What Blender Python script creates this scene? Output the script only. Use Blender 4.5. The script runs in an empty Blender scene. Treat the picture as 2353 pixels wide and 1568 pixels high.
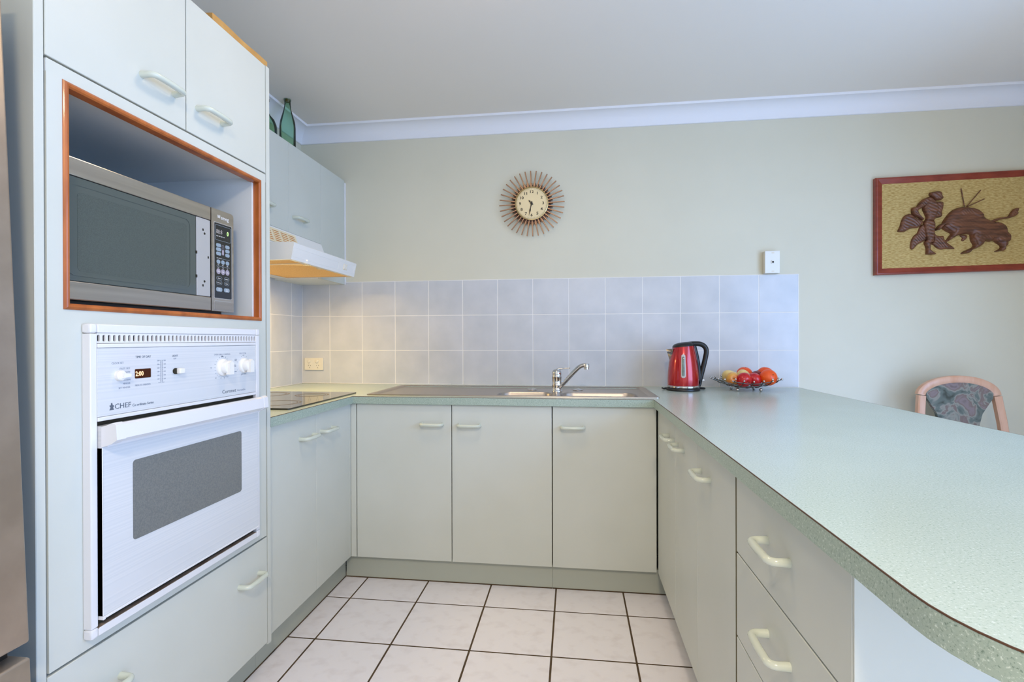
import bpy, bmesh, math, random
from mathutils import Vector, Matrix, Quaternion, geometry
random.seed(7)
PI = math.pi
SC = bpy.context.scene
COL = SC.collection

# ------------------------------------------------------------------ camera
cam_data = bpy.data.cameras.new('camera')
cam_data.sensor_fit = 'HORIZONTAL'
cam_data.sensor_width = 36.0
cam_data.lens = 36.0 * 1137.51 / 2353.0
cam_data.clip_start = 0.02
cam = bpy.data.objects.new('camera', cam_data)
COL.objects.link(cam)
_yaw, _pit, _rol = 0.1239, -0.0024, -0.0029
_r = Vector((math.cos(_yaw), math.sin(_yaw), 0))
_f = Vector((-math.sin(_yaw), math.cos(_yaw), 0))
_u = Vector((0, 0, 1))
_f, _u = _f * math.cos(_pit) + _u * math.sin(_pit), -_f * math.sin(_pit) + _u * math.cos(_pit)
_r, _u = _r * math.cos(_rol) + _u * math.sin(_rol), -_r * math.sin(_rol) + _u * math.cos(_rol)
_m = Matrix.Identity(4)
for _i in range(3):
    _m[_i][0], _m[_i][1], _m[_i][2] = _r[_i], _u[_i], -_f[_i]
_m[0][3], _m[1][3], _m[2][3] = 1.6275, -2.8135, 1.123
cam.matrix_world = _m
SC.camera = cam

# ------------------------------------------------------------------ world, daylight, exposure
world = bpy.data.worlds.new('world')
SC.world = world
world.use_nodes = True
_bg = world.node_tree.nodes['Background']
_bg.inputs['Color'].default_value = (0.75, 0.86, 1.0, 1)
_bg.inputs['Strength'].default_value = 1.0
SC.view_settings.view_transform = 'Standard'
SC.view_settings.look = 'None'
SC.view_settings.gamma = 1.0
SC.view_settings.use_curve_mapping = False
SC.cycles.caustics_reflective = False
SC.cycles.caustics_refractive = False
SC.view_settings.exposure = 0.43


def area(name, loc, direction, sx, sy, power, color, shape='RECTANGLE'):
    l = bpy.data.lights.new(name, 'AREA')
    l.shape = shape
    l.size, l.size_y = sx, sy
    l.energy = power
    l.color = color
    o = bpy.data.objects.new(name, l)
    COL.objects.link(o)
    o.location = loc
    o.rotation_euler = Vector(direction).to_track_quat('-Z', 'Y').to_euler()
    return o


# daylight: the glazed dining door (right wall) lets blue skylight fall downwards and light from the ground
# outside rise to walls and ceiling; the wide opening behind the camera gives a warmer, weaker light
area('skylight_dining_door', (3.985, -2.60, 1.15), (-1, 0, -0.45), 2.5, 2.0, 72, (0.22, 0.48, 1.0))
area('ground_light_dining_door', (3.975, -2.60, 1.15), (-1, 0, 0.25), 2.5, 2.0, 7, (1.0, 0.94, 0.88))
area('daylight_rear_opening', (2.0, -5.15, 1.60), (0, 1, 0.35), 2.9, 1.1, 6, (1.0, 0.90, 0.74))

# ------------------------------------------------------------------ materials
def lin(c):
    return tuple((x / 12.92 if x <= 0.04045 else ((x + 0.055) / 1.055) ** 2.4) for x in (v / 255.0 for v in c))


def mat(name, rgb, rough=0.5, metal=0.0, rgb2=None, scale=5.0, detail=4.0, ramp=(0.35, 0.65), bump=0.0,
        bscale=None, coat=0.0, spec=0.5, trans=0.0, emit=0.0, emitc=None, stretch=(1, 1, 1), ior=1.45, aniso=0.0):
    m = bpy.data.materials.new(name)
    m.use_nodes = True
    nt = m.node_tree
    b = nt.nodes['Principled BSDF']
    b.inputs['Base Color'].default_value = (*lin(rgb), 1)
    b.inputs['Roughness'].default_value = rough
    b.inputs['Metallic'].default_value = metal
    b.inputs['Specular IOR Level'].default_value = spec
    b.inputs['Coat Weight'].default_value = coat
    b.inputs['Coat Roughness'].default_value = 0.08
    b.inputs['Transmission Weight'].default_value = trans
    b.inputs['IOR'].default_value = ior
    b.inputs['Anisotropic'].default_value = aniso
    if emit:
        b.inputs['Emission Color'].default_value = (*lin(emitc or rgb), 1)
        b.inputs['Emission Strength'].default_value = emit
    if rgb2 is not None or bump:
        tc = nt.nodes.new('ShaderNodeTexCoord')
        mp = nt.nodes.new('ShaderNodeMapping')
        mp.inputs['Scale'].default_value = stretch
        nt.links.new(tc.outputs['Object'], mp.inputs['Vector'])
        n = nt.nodes.new('ShaderNodeTexNoise')
        n.inputs['Scale'].default_value = scale
        n.inputs['Detail'].default_value = detail
        nt.links.new(mp.outputs['Vector'], n.inputs['Vector'])
        if rgb2 is not None:
            r = nt.nodes.new('ShaderNodeValToRGB')
            r.color_ramp.elements[0].position = ramp[0]
            r.color_ramp.elements[1].position = ramp[1]
            r.color_ramp.elements[0].color = (*lin(rgb), 1)
            r.color_ramp.elements[1].color = (*lin(rgb2), 1)
            nt.links.new(n.outputs['Fac'], r.inputs['Fac'])
            nt.links.new(r.outputs['Color'], b.inputs['Base Color'])
        if bump:
            n2 = n
            if bscale:
                n2 = nt.nodes.new('ShaderNodeTexNoise')
                n2.inputs['Scale'].default_value = bscale
                n2.inputs['Detail'].default_value = 3
                nt.links.new(mp.outputs['Vector'], n2.inputs['Vector'])
            bp = nt.nodes.new('ShaderNodeBump')
            bp.inputs['Strength'].default_value = bump
            bp.inputs['Distance'].default_value = 0.002
            nt.links.new(n2.outputs['Fac'], bp.inputs['Height'])
            nt.links.new(bp.outputs['Normal'], b.inputs['Normal'])
    return m


def bench_mat(name, base, dark, light, rough):
    """speckled laminate: fine dark and light flecks on a pale green ground"""
    m = bpy.data.materials.new(name)
    m.use_nodes = True
    nt = m.node_tree
    b = nt.nodes['Principled BSDF']
    tc = nt.nodes.new('ShaderNodeTexCoord')
    n1 = nt.nodes.new('ShaderNodeTexNoise')
    n1.inputs['Scale'].default_value = 330
    n1.inputs['Detail'].default_value = 2.5
    n1.inputs['Roughness'].default_value = 0.65
    n2 = nt.nodes.new('ShaderNodeTexNoise')
    n2.inputs['Scale'].default_value = 2.2
    n2.inputs['Detail'].default_value = 3
    for n in (n1, n2):
        nt.links.new(tc.outputs['Object'], n.inputs['Vector'])
    r = nt.nodes.new('ShaderNodeValToRGB')
    e = r.color_ramp.elements
    e[0].position, e[1].position = 0.30, 0.70
    e[0].color, e[1].color = (*lin(dark), 1), (*lin(light), 1)
    k = e.new(0.43); k.color = (*lin(base), 1)
    k = e.new(0.58); k.color = (*lin(base), 1)
    nt.links.new(n1.outputs['Fac'], r.inputs['Fac'])
    mx = nt.nodes.new('ShaderNodeMix'); mx.data_type = 'RGBA'; mx.blend_type = 'MULTIPLY'
    r2 = nt.nodes.new('ShaderNodeValToRGB')
    r2.color_ramp.elements[0].position, r2.color_ramp.elements[1].position = 0.35, 0.65
    r2.color_ramp.elements[0].color = (0.93, 0.94, 0.92, 1)
    r2.color_ramp.elements[1].color = (1, 1, 1, 1)
    nt.links.new(n2.outputs['Fac'], r2.inputs['Fac'])
    mx.inputs['Factor'].default_value = 1.0
    nt.links.new(r.outputs['Color'], mx.inputs['A'])
    nt.links.new(r2.outputs['Color'], mx.inputs['B'])
    nt.links.new(mx.outputs['Result'], b.inputs['Base Color'])
    b.inputs['Roughness'].default_value = rough
    bp = nt.nodes.new('ShaderNodeBump')
    bp.inputs['Strength'].default_value = 0.03
    bp.inputs['Distance'].default_value = 0.0006
    nt.links.new(n1.outputs['Fac'], bp.inputs['Height'])
    nt.links.new(bp.outputs['Normal'], b.inputs['Normal'])
    return m


def thin_glass(name, tint, refl):
    """clear blown glass: tinted see-through body with a Fresnel sheen"""
    m = bpy.data.materials.new(name)
    m.use_nodes = True
    nt = m.node_tree
    nt.nodes.remove(nt.nodes['Principled BSDF'])
    out = nt.nodes['Material Output']
    tr = nt.nodes.new('ShaderNodeBsdfTransparent'); tr.inputs['Color'].default_value = (*lin(tint), 1)
    gl = nt.nodes.new('ShaderNodeBsdfGlossy'); gl.inputs['Roughness'].default_value = 0.12
    fr = nt.nodes.new('ShaderNodeLayerWeight'); fr.inputs['Blend'].default_value = refl * 3
    mx = nt.nodes.new('ShaderNodeMixShader')
    nt.links.new(fr.outputs['Fresnel'], mx.inputs['Fac'])
    nt.links.new(tr.outputs['BSDF'], mx.inputs[1])
    nt.links.new(gl.outputs['BSDF'], mx.inputs[2])
    nt.links.new(mx.outputs['Shader'], out.inputs['Surface'])
    return m


M = {}
M['wall'] = mat('sage_wall_paint', (217, 212, 192), 0.75, rgb2=(214, 209, 189), scale=2.5, bump=0.05, bscale=140)
M['ceiling'] = mat('ceiling_paint', (236, 229, 219), 0.85, bump=0.03, scale=90)
M['cornice'] = mat('cornice_plaster', (236, 235, 238), 0.7)
M['tile'] = mat('splashback_glaze', (196, 197, 199), 0.22, rgb2=(210, 209, 210), scale=7, detail=5, ramp=(0.3, 0.72), bump=0.012, bscale=6)
M['grout'] = mat('white_grout', (236, 232, 226), 0.8)
M['floor_tile'] = mat('floor_glaze', (236, 233, 238), 0.42, rgb2=(224, 219, 223), scale=16, detail=7, ramp=(0.5, 0.75), stretch=(1, 1.3, 1))
M['floor_grout'] = mat('brown_grout', (92, 74, 52), 0.9, rgb2=(70, 56, 40), scale=30)
M['cab'] = mat('pale_green_laminate', (204, 207, 199), 0.42, rgb2=(200, 203, 194), scale=3, spec=0.4, bump=0.02, bscale=260)
M['cab_in'] = mat('white_melamine', (216, 220, 220), 0.5)
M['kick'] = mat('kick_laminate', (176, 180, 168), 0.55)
M['gap'] = mat('gap_shade_tone', (95, 88, 62), 0.9)  # dark olive standing in for shade in the cabinet gaps
M['handle'] = mat('glossy_green_plastic', (202, 208, 194), 0.16, coat=0.4)
M['bench'] = bench_mat('speckled_bench_laminate', (184, 196, 184), (150, 168, 152), (212, 222, 214), 0.24)
M['edge'] = bench_mat('bench_edge_shaded', (162, 178, 166), (114, 134, 121), (204, 216, 206), 0.3)  # same laminate toned darker: shade on the front edge put into the colour
M['brown'] = mat('laminate_seam_brown', (84, 56, 34), 0.6)
M['wood'] = mat('orange_timber', (186, 104, 46), 0.38, rgb2=(150, 76, 28), scale=26, detail=6, stretch=(1, 1, 0.25), coat=0.25)
M['steel'] = mat('brushed_steel', (196, 188, 178), 0.3, metal=1.0, rgb2=(180, 172, 163), scale=60, stretch=(1, 0.03, 1), bump=0.03)
M['fridge'] = mat('fridge_steel', (186, 172, 158), 0.42, metal=0.85, rgb2=(172, 158, 144), scale=12, detail=8, bump=0.02, bscale=200)
M['sink'] = mat('sink_steel', (180, 170, 160), 0.32, metal=1.0, rgb2=(178, 168, 158), scale=40, stretch=(0.08, 1, 1), bump=0.03)
M['chrome'] = mat('chrome', (205, 204, 202), 0.07, metal=1.0)
M['wire'] = mat('dark_chrome_wire', (118, 114, 108), 0.16, metal=1.0)
M['white_enamel'] = mat('white_enamel', (224, 224, 226), 0.28, coat=0.2)
M['white_plastic'] = mat('white_plastic', (232, 230, 224), 0.35)
M['oven_glass'] = mat('white_oven_glass', (213, 215, 217), 0.10, rgb2=(207, 210, 213), scale=1, stretch=(0.001, 0.001, 230), detail=0, ramp=(0.45, 0.55), coat=0.3)
M['oven_window'] = mat('grey_oven_window', (118, 120, 118), 0.12, rgb2=(106, 110, 110), scale=320, detail=1, coat=0.4)
M['sill'] = mat('brown_mottled_sill', (150, 132, 116), 0.6, rgb2=(118, 98, 82), scale=30)  # ledge colour, brown mottled with darker brown
M['black'] = mat('black_plastic', (26, 25, 24), 0.35)
M['dark'] = mat('dark_void', (44, 40, 28), 0.85)
M['mw_glass'] = mat('microwave_window', (74, 82, 78), 0.07, coat=0.5)
M['mw_mesh'] = mat('microwave_mesh', (72, 81, 77), 0.14, rgb2=(66, 74, 71), scale=700, detail=0, ramp=(0.45, 0.55), coat=0.5)
M['latch'] = mat('latch_steel', (186, 185, 184), 0.35, metal=0.3)
M['panel_black'] = mat('control_panel_black', (18, 20, 22), 0.12, coat=0.4)
M['btn'] = mat('grey_blue_button', (142, 158, 170), 0.4)
M['btn2'] = mat('mauve_grey_button', (160, 152, 165), 0.4)
M['ink'] = mat('grey_ink', (92, 100, 112), 0.6)
M['ink2'] = mat('pale_grey_ink', (150, 156, 168), 0.6)
M['inkw'] = mat('white_ink', (226, 226, 226), 0.5)
M['led'] = mat('amber_led', (255, 214, 170), 0.4, emit=1.6, emitc=(255, 190, 120))
M['led_green'] = mat('green_led', (190, 255, 150), 0.4, emit=1.3, emitc=(170, 250, 120))
M['led_off'] = mat('led_segment_off', (170, 164, 160), 0.4)
M['amber_glass'] = mat('dark_amber_window', (66, 34, 16), 0.12)
M['hood'] = mat('hood_white', (234, 233, 230), 0.35)
M['hood_cream'] = mat('hood_cream_plastic', (236, 220, 184), 0.45)
M['slot'] = mat('lit_hood_cavity', (190, 120, 50), 0.7, emit=0.12, emitc=(214, 140, 60))  # glow put in for bulb light inside the hood
M['filter'] = mat('backlit_hood_filter', (222, 178, 112), 0.7, rgb2=(196, 146, 78), scale=220, detail=3, emit=0.16, emitc=(236, 176, 96), bump=0.3)  # amber tint and glow stand in for the bulb behind the filter
M['glass_black'] = mat('ceramic_cooktop', (24, 23, 20), 0.05, coat=0.6)
M['ring'] = mat('cooktop_ring_print', (92, 76, 46), 0.3)
M['red'] = mat('kettle_red', (176, 0, 14), 0.24, metal=0.35, coat=0.9)
M['green_glass'] = thin_glass('bottle_green_glass', (206, 234, 216), 0.08)
M['cork'] = mat('amber_stopper', (150, 108, 48), 0.3, rgb2=(110, 74, 28), scale=60)
M['card'] = mat('tan_cardboard', (204, 158, 92), 0.8, rgb2=(190, 142, 78), scale=18)
M['bronze'] = mat('brown_bronze', (138, 112, 94), 0.28, metal=0.8)
M['choc'] = mat('chocolate_wood', (112, 74, 62), 0.45)
M['dial'] = mat('champagne_dial', (240, 218, 170), 0.35, metal=0.0)
M['brass'] = mat('pale_gold', (214, 190, 136), 0.22, metal=0.9)
M['clock_ink'] = mat('clock_black', (34, 30, 24), 0.5)
M['dome'] = thin_glass('clear_dome', (254, 254, 254), 0.03)
M['frame'] = mat('mahogany_frame', (146, 58, 38), 0.3, rgb2=(126, 44, 28), scale=14, stretch=(1, 1, 3), coat=0.3)
M['hessian'] = mat('gold_hessian', (206, 180, 120), 0.95, rgb2=(168, 136, 74), scale=160, detail=5, ramp=(0.36, 0.66), stretch=(0.35, 1, 1.6), bump=0.6)
M['carved'] = mat('carved_dark_wood', (86, 54, 38), 0.24, rgb2=(124, 78, 54), scale=30, detail=3, stretch=(0.5, 1, 3), bump=0.5, bscale=120)
M['beech'] = mat('pink_beech', (214, 168, 140), 0.35, rgb2=(204, 152, 120), scale=30, detail=5, stretch=(1, 1, 0.2), coat=0.25)
M['cord'] = mat('black_cord', (24, 23, 22), 0.45)
M['gauge'] = mat('water_gauge', (128, 140, 132), 0.12, rgb2=(92, 104, 92), scale=40)
M['gauge_rim'] = mat('gauge_rim', (196, 190, 186), 0.3)
M['jack_side'] = mat('ivory_plastic', (226, 218, 200), 0.45)
M['lamp_glass'] = mat('lamp_opal_glass', (255, 250, 240), 0.4, emit=7.0, emitc=(255, 222, 178))


def fruit_mat(name, top, side, rough, scale, bump=0.0):
    return mat(name, top, rough, rgb2=side, scale=scale, detail=4, ramp=(0.38, 0.66), coat=0.25, bump=bump, bscale=260)


M['apple_red'] = fruit_mat('red_apple_skin', (180, 6, 26), (204, 40, 36), 0.25, 22)
M['apple_dark'] = fruit_mat('dark_apple_skin', (110, 12, 22), (140, 24, 26), 0.25, 22)
M['apple_yellow'] = fruit_mat('yellow_apple_skin', (226, 180, 84), (218, 120, 58), 0.3, 14)
M['orange'] = fruit_mat('orange_peel', (238, 88, 12), (230, 78, 10), 0.45, 60, 0.4)
M['pear'] = fruit_mat('pear_skin', (230, 206, 138), (222, 188, 110), 0.35, 18)
M['stalk'] = mat('fruit_stalk', (90, 66, 34), 0.8)


def upholstery():
    m = bpy.data.materials.new('floral_upholstery')
    m.use_nodes = True
    nt = m.node_tree
    b = nt.nodes['Principled BSDF']
    b.inputs['Roughness'].default_value = 0.85
    tc = nt.nodes.new('ShaderNodeTexCoord')
    w = nt.nodes.new('ShaderNodeTexNoise'); w.inputs['Scale'].default_value = 9; w.inputs['Detail'].default_value = 3
    w.inputs['Distortion'].default_value = 1.6
    nt.links.new(tc.outputs['Object'], w.inputs['Vector'])
    r = nt.nodes.new('ShaderNodeValToRGB')
    r.color_ramp.interpolation = 'EASE'
    cols = [(0.30, (62, 64, 54)), (0.42, (100, 106, 98)), (0.5, (140, 136, 124)), (0.56, (120, 102, 94)), (0.66, (132, 116, 114)), (0.78, (84, 68, 62))]
    e = r.color_ramp.elements
    e[0].position, e[0].color = cols[0][0], (*lin(cols[0][1]), 1)
    e[1].position, e[1].color = cols[-1][0], (*lin(cols[-1][1]), 1)
    for p, c in cols[1:-1]:
        k = e.new(p); k.color = (*lin(c), 1)
    nt.links.new(w.outputs['Fac'], r.inputs['Fac'])
    nt.links.new(r.outputs['Color'], b.inputs['Base Color'])
    return m


M['fabric'] = upholstery()

# ------------------------------------------------------------------ mesh helpers
class MB:
    def __init__(self):
        self.bm = bmesh.new()

    def box(self, x0, x1, y0, y1, z0, z1, bev=0.0, seg=2):
        bm = self.bm
        x0, x1 = min(x0, x1), max(x0, x1); y0, y1 = min(y0, y1), max(y0, y1); z0, z1 = min(z0, z1), max(z0, z1)
        v = [bm.verts.new((x, y, z)) for z in (z0, z1) for y in (y0, y1) for x in (x0, x1)]
        fs = [(0, 2, 3, 1), (4, 5, 7, 6), (0, 1, 5, 4), (2, 6, 7, 3), (0, 4, 6, 2), (1, 3, 7, 5)]
        faces = [bm.faces.new([v[i] for i in f]) for f in fs]
        if bev > 0:
            es = list({e for f in faces for e in f.edges})
            bmesh.ops.bevel(bm, geom=es, offset=min(bev, 0.45 * min(x1 - x0, y1 - y0, z1 - z0)), segments=seg, profile=0.5, affect='EDGES', clamp_overlap=True)
        return self

    def tube(self, pts, r, n=12, closed=False, caps=True, flat=None):
        bm = self.bm
        P = [Vector(p) for p in pts]
        N = len(P)
        rs = r if isinstance(r, (list, tuple)) else [r] * N
        tang = []
        for i in range(N):
            a = P[(i - 1) % N] if (closed or i > 0) else P[i]
            b = P[(i + 1) % N] if (closed or i < N - 1) else P[i]
            tang.append((b - a).normalized())
        t0 = tang[0]
        up = Vector((0, 0, 1)) if abs(t0.z) < 0.9 else Vector((1, 0, 0))
        nrm = (up - t0 * up.dot(t0)).normalized()
        rings = []
        for i in range(N):
            t = tang[i]
            if i:
                q = tang[i - 1].rotation_difference(t)
                nrm = (q @ nrm)
                nrm = (nrm - t * nrm.dot(t)).normalized()
            bi = t.cross(nrm)
            ring = []
            for k in range(n):
                a = 2 * PI * k / n
                ca, sa = math.cos(a), math.sin(a)
                if flat:
                    ca *= flat
                ring.append(bm.verts.new(P[i] + (nrm * ca + bi * sa) * rs[i]))
            rings.append(ring)
        M_ = N if closed else N - 1
        for i in range(M_):
            a, b = rings[i], rings[(i + 1) % N]
            for k in range(n):
                bm.faces.new((a[k], a[(k + 1) % n], b[(k + 1) % n], b[k]))
        if caps and not closed:
            bm.faces.new(list(reversed(rings[0])))
            bm.faces.new(rings[-1])
        return self

    def lathe(self, prof, c=(0, 0, 0), n=32, mtx=None, sx=1.0, sy=1.0):
        bm = self.bm
        C = Vector(c)
        rings = []
        for r, z in prof:
            if r < 1e-6:
                p = Vector((0, 0, z))
                p = (mtx @ p if mtx else p) + C
                rings.append([bm.verts.new(p)])
            else:
                ring = []
                for k in range(n):
                    a = 2 * PI * k / n
                    p = Vector((r * math.cos(a) * sx, r * math.sin(a) * sy, z))
                    p = (mtx @ p if mtx else p) + C
                    ring.append(bm.verts.new(p))
                rings.append(ring)
        for i in range(len(rings) - 1):
            a, b = rings[i], rings[i + 1]
            for k in range(n):
                k2 = (k + 1) % n
                if len(a) == 1 and len(b) == 1:
                    continue
                if len(a) == 1:
                    bm.faces.new((a[0], b[k2], b[k]))
                elif len(b) == 1:
                    bm.faces.new((a[k], a[k2], b[0]))
                else:
                    bm.faces.new((a[k], a[k2], b[k2], b[k]))
        for ring, rev in ((rings[0], True), (rings[-1], False)):
            if len(ring) > 2:
                bm.faces.new(list(reversed(ring)) if rev else ring)
        return self

    def sphere(self, c, r, s=(1, 1, 1), n=16):
        prof = [(r * math.sin(PI * i / (n // 2)), -r * math.cos(PI * i / (n // 2))) for i in range(n // 2 + 1)]
        return self.lathe(prof, c, n, Matrix.Diagonal((*s, 1)).to_3x3())

    def slab(self, loops, d0, d1, fr):
        """flat plate with holes: loops[0] outer, others holes, in (u,v); fr(u,v,d) -> world"""
        bm = self.bm
        k = 10.0
        co, ed = [], []
        for lp in loops:
            s = len(co)
            co += [Vector((p[0] * k, p[1] * k)) for p in lp]
            ed += [(s + i, s + (i + 1) % len(lp)) for i in range(len(lp))]
        vs, es, fs, *_ = geometry.delaunay_2d_cdt(co, ed, [], 0, 1e-6)

        def inside(p, lp):
            r = False
            for i in range(len(lp)):
                a, b = lp[i], lp[(i + 1) % len(lp)]
                if (a[1] > p[1]) != (b[1] > p[1]) and p[0] < (b[0] - a[0]) * (p[1] - a[1]) / (b[1] - a[1]) + a[0]:
                    r = not r
            return r
        tri = []
        for f in fs:
            c = ((vs[f[0]].x + vs[f[1]].x + vs[f[2]].x) / 3 / k, (vs[f[0]].y + vs[f[1]].y + vs[f[2]].y) / 3 / k)
            if inside(c, loops[0]) and not any(inside(c, h) for h in loops[1:]):
                tri.append(f)
        T = [bm.verts.new(fr(v.x / k, v.y / k, d1)) for v in vs]
        B = [bm.verts.new(fr(v.x / k, v.y / k, d0)) for v in vs]
        cnt = {}
        for f in tri:
            bm.faces.new([T[i] for i in f])
            bm.faces.new([B[i] for i in reversed(f)])
            for i in range(3):
                a, b = f[i], f[(i + 1) % 3]
                key = (min(a, b), max(a, b))
                cnt.setdefault(key, []).append((a, b))
        for key, l in cnt.items():
            if len(l) == 1:
                a, b = l[0]
                bm.faces.new((T[b], T[a], B[a], B[b]))
        for v in list(bm.verts):
            if not v.link_faces:
                bm.verts.remove(v)
        bmesh.ops.dissolve_limit(bm, angle_limit=0.01, verts=list(bm.verts), edges=list(bm.edges)) if False else None
        return self

    def make(self, name, material, parent=None, smooth=True, angle=38, normals=True, origin=None):
        bm = self.bm
        if normals:
            bmesh.ops.recalc_face_normals(bm, faces=list(bm.faces))
        org = Vector((0, 0, 0))
        if parent is not None:
            org = Vector(parent.get('_o', (0, 0, 0)))
        elif origin is not None:
            org = Vector(origin)
        if org.length:
            bmesh.ops.translate(bm, vec=-org, verts=list(bm.verts))
        me = bpy.data.meshes.new(name)
        bm.to_mesh(me)
        bm.free()
        me.materials.append(material)
        if smooth:
            me.polygons.foreach_set('use_smooth', [True] * len(me.polygons))
            me.set_sharp_from_angle(angle=math.radians(angle))
        o = bpy.data.objects.new(name, me)
        COL.objects.link(o)
        if parent is not None:
            o.parent = parent
            ORG[o.name] = org
            o['_o'] = tuple(org)
        elif origin is not None:
            o.location = org
            o['_o'] = tuple(org)
        return o


ORG = {}


def tag(o, label, cat, group=None, kind=None):
    o['label'] = label
    o['category'] = cat
    if group:
        o['group'] = group
    if kind:
        o['kind'] = kind
    return o


def stuff(o):
    o['kind'] = 'stuff'
    return o


def thing(name, loc, label, cat, group=None):
    o = bpy.data.objects.new(name, None)
    o.empty_display_size = 0.05
    COL.objects.link(o)
    o.location = loc
    o['_o'] = tuple(loc)
    return tag(o, label, cat, group)


def box(name, material, parent, x0, x1, y0, y1, z0, z1, bev=0.0, seg=2):
    return MB().box(x0, x1, y0, y1, z0, z1, bev, seg).make(name, material, parent, angle=20)


FX = lambda x: (lambda u, v, d: (x + d, u, v))     # surface facing +X : u = Y, v = Z
FXN = lambda x: (lambda u, v, d: (x - d, u, v))    # surface facing -X
FY = lambda y: (lambda u, v, d: (u, y - d, v))     # surface facing -Y : u = X, v = Z
FZ = lambda z: (lambda u, v, d: (u, v, z + d))


def rrect(u0, u1, v0, v1, r, n=5):
    pts = []
    for cu, cv, a0 in ((u1 - r, v0 + r, -PI / 2), (u1 - r, v1 - r, 0), (u0 + r, v1 - r, PI / 2), (u0 + r, v0 + r, PI)):
        for i in range(n + 1):
            a = a0 + PI / 2 * i / n
            pts.append((cu + r * math.cos(a), cv + r * math.sin(a)))
    return pts


def rect(u0, u1, v0, v1):
    return [(u0, v0), (u1, v0), (u1, v1), (u0, v1)]


def ellipse(cu, cv, a, b, n=20):
    return [(cu + a * math.cos(2 * PI * i / n), cv + b * math.sin(2 * PI * i / n)) for i in range(n)]


def text(s, size, fr, u, v, material, parent, align='LEFT', name='lettering', ext=0.0002, sx=1.0, d=0.0, bold=0.0):
    """lettering standing on the surface described by fr, baseline start at (u,v)"""
    cu = bpy.data.curves.new('t', 'FONT')
    cu.body = s
    cu.size = size
    cu.align_x = align
    cu.extrude = ext
    cu.offset = bold
    cu.resolution_u = 2
    t = bpy.data.objects.new('t', cu)
    COL.objects.link(t)
    me = bpy.data.meshes.new_from_object(t)
    bpy.data.objects.remove(t)
    bpy.data.curves.remove(cu)
    org = Vector(parent.get('_o', (0, 0, 0)))
    for vert in me.vertices:
        c = vert.co
        vert.co = Vector(fr(u + c.x * sx, v + c.y, d + ext + c.z)) - org
    me.name = name
    me.materials.append(material)
    o = bpy.data.objects.new(name, me)
    COL.objects.link(o)
    o.parent = parent
    o['_o'] = tuple(org)
    return o


def smooth_path(pts, n=6):
    """Catmull-Rom"""
    P = [Vector(p) for p in pts]
    out = []
    for i in range(len(P) - 1):
        a = P[max(i - 1, 0)]; b = P[i]; c = P[i + 1]; d = P[min(i + 2, len(P) - 1)]
        for k in range(n):
            t = k / n
            out.append(0.5 * ((2 * b) + (c - a) * t + (2 * a - 5 * b + 4 * c - d) * t * t + (3 * b - a - 3 * c + d) * t ** 3))
    out.append(P[-1])
    return out


HMESH = {}


def handle(parent, center, along, out, half=0.048, proj=0.033, r=0.0074):
    """D-shaped pull: two feet, two bends, one bar"""
    A, O, C = Vector(along), Vector(out), Vector(center)
    pts, rr = [], []
    pts += [C - A * half, C - A * half + O * (proj * 0.35)]
    rr += [r * 1.12, r * 1.04]
    R = 0.014
    for i in range(6):
        a = PI / 2 * i / 5
        pts.append(C - A * (half - R + R * math.cos(a)) + O * (proj - R + R * math.sin(a)))
        rr.append(r)
    pts.append(C + O * (proj + 0.001)); rr.append(r * 1.03)
    for i in range(6):
        a = PI / 2 * (1 - i / 5)
        pts.append(C + A * (half - R + R * math.cos(a)) + O * (proj - R + R * math.sin(a)))
        rr.append(r)
    pts += [C + A * half + O * (proj * 0.35), C + A * half]
    rr += [r * 1.04, r * 1.12]
    return MB().tube(pts, rr, 12).make('handle', M['handle'], parent, angle=60)

# ------------------------------------------------------------------ room shell
ZB = 0.8635           # bench top
ZC = 2.3885           # ceiling
XR, YR = 4.005, -5.25  # right and rear wall planes
WY, WX = 0.007, -0.007


def struct(o, label, cat='structure'):
    o['kind'] = 'structure'
    o['label'] = label
    o['category'] = cat
    return o


fl = struct(box('floor', M['floor_grout'], None, WX - .1, XR + .1, YR - .1, WY + .1, -0.10, -0.0009),
            'floor of large white square tiles with dark brown grout joints', 'floor')
# floor tiles, each one its own piece
TF, GX, GY = 0.2959, 0.6586, -0.7638
ft = None
for iy in range(-3, 14):
    for ix in range(-3, 12):
        x0 = GX + ix * TF + .0031; x1 = GX + (ix + 1) * TF - .0031
        y1 = GY - iy * TF - .0031; y0 = GY - (iy + 1) * TF + .0031
        if x1 < WX or x0 > XR or y0 > WY:
            continue
        if x0 < WX or x1 > XR or y1 > WY:
            x0, x1, y1 = max(x0, WX), min(x1, XR), min(y1, WY)
            MB().box(x0, x1, y0, y1, -0.006, 0.0, 0.0012, 1).make('floor_tile', M['floor_tile'], fl)
            continue
        if ft is None:
            me = MB().box(-(x1 - x0) / 2, (x1 - x0) / 2, -(y1 - y0) / 2, (y1 - y0) / 2, -0.006, 0.0, 0.0012, 1)
            o = me.make('floor_tile', M['floor_tile'], fl)
            ft = o.data
        else:
            o = bpy.data.objects.new('floor_tile', ft)
            COL.objects.link(o)
            o.parent = fl
        o.location = ((x0 + x1) / 2, (y0 + y1) / 2, 0)

wb = struct(box('wall_back', M['wall'], None, WX - .12, XR + .12, WY, WY + .12, 0, ZC), 'pale sage painted back wall with tiled splashback', 'wall')
wl = struct(box('wall_left', M['wall'], None, WX - .12, WX, YR, WY, 0, ZC), 'pale sage painted left wall behind hob and tall cabinet', 'wall')


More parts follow.
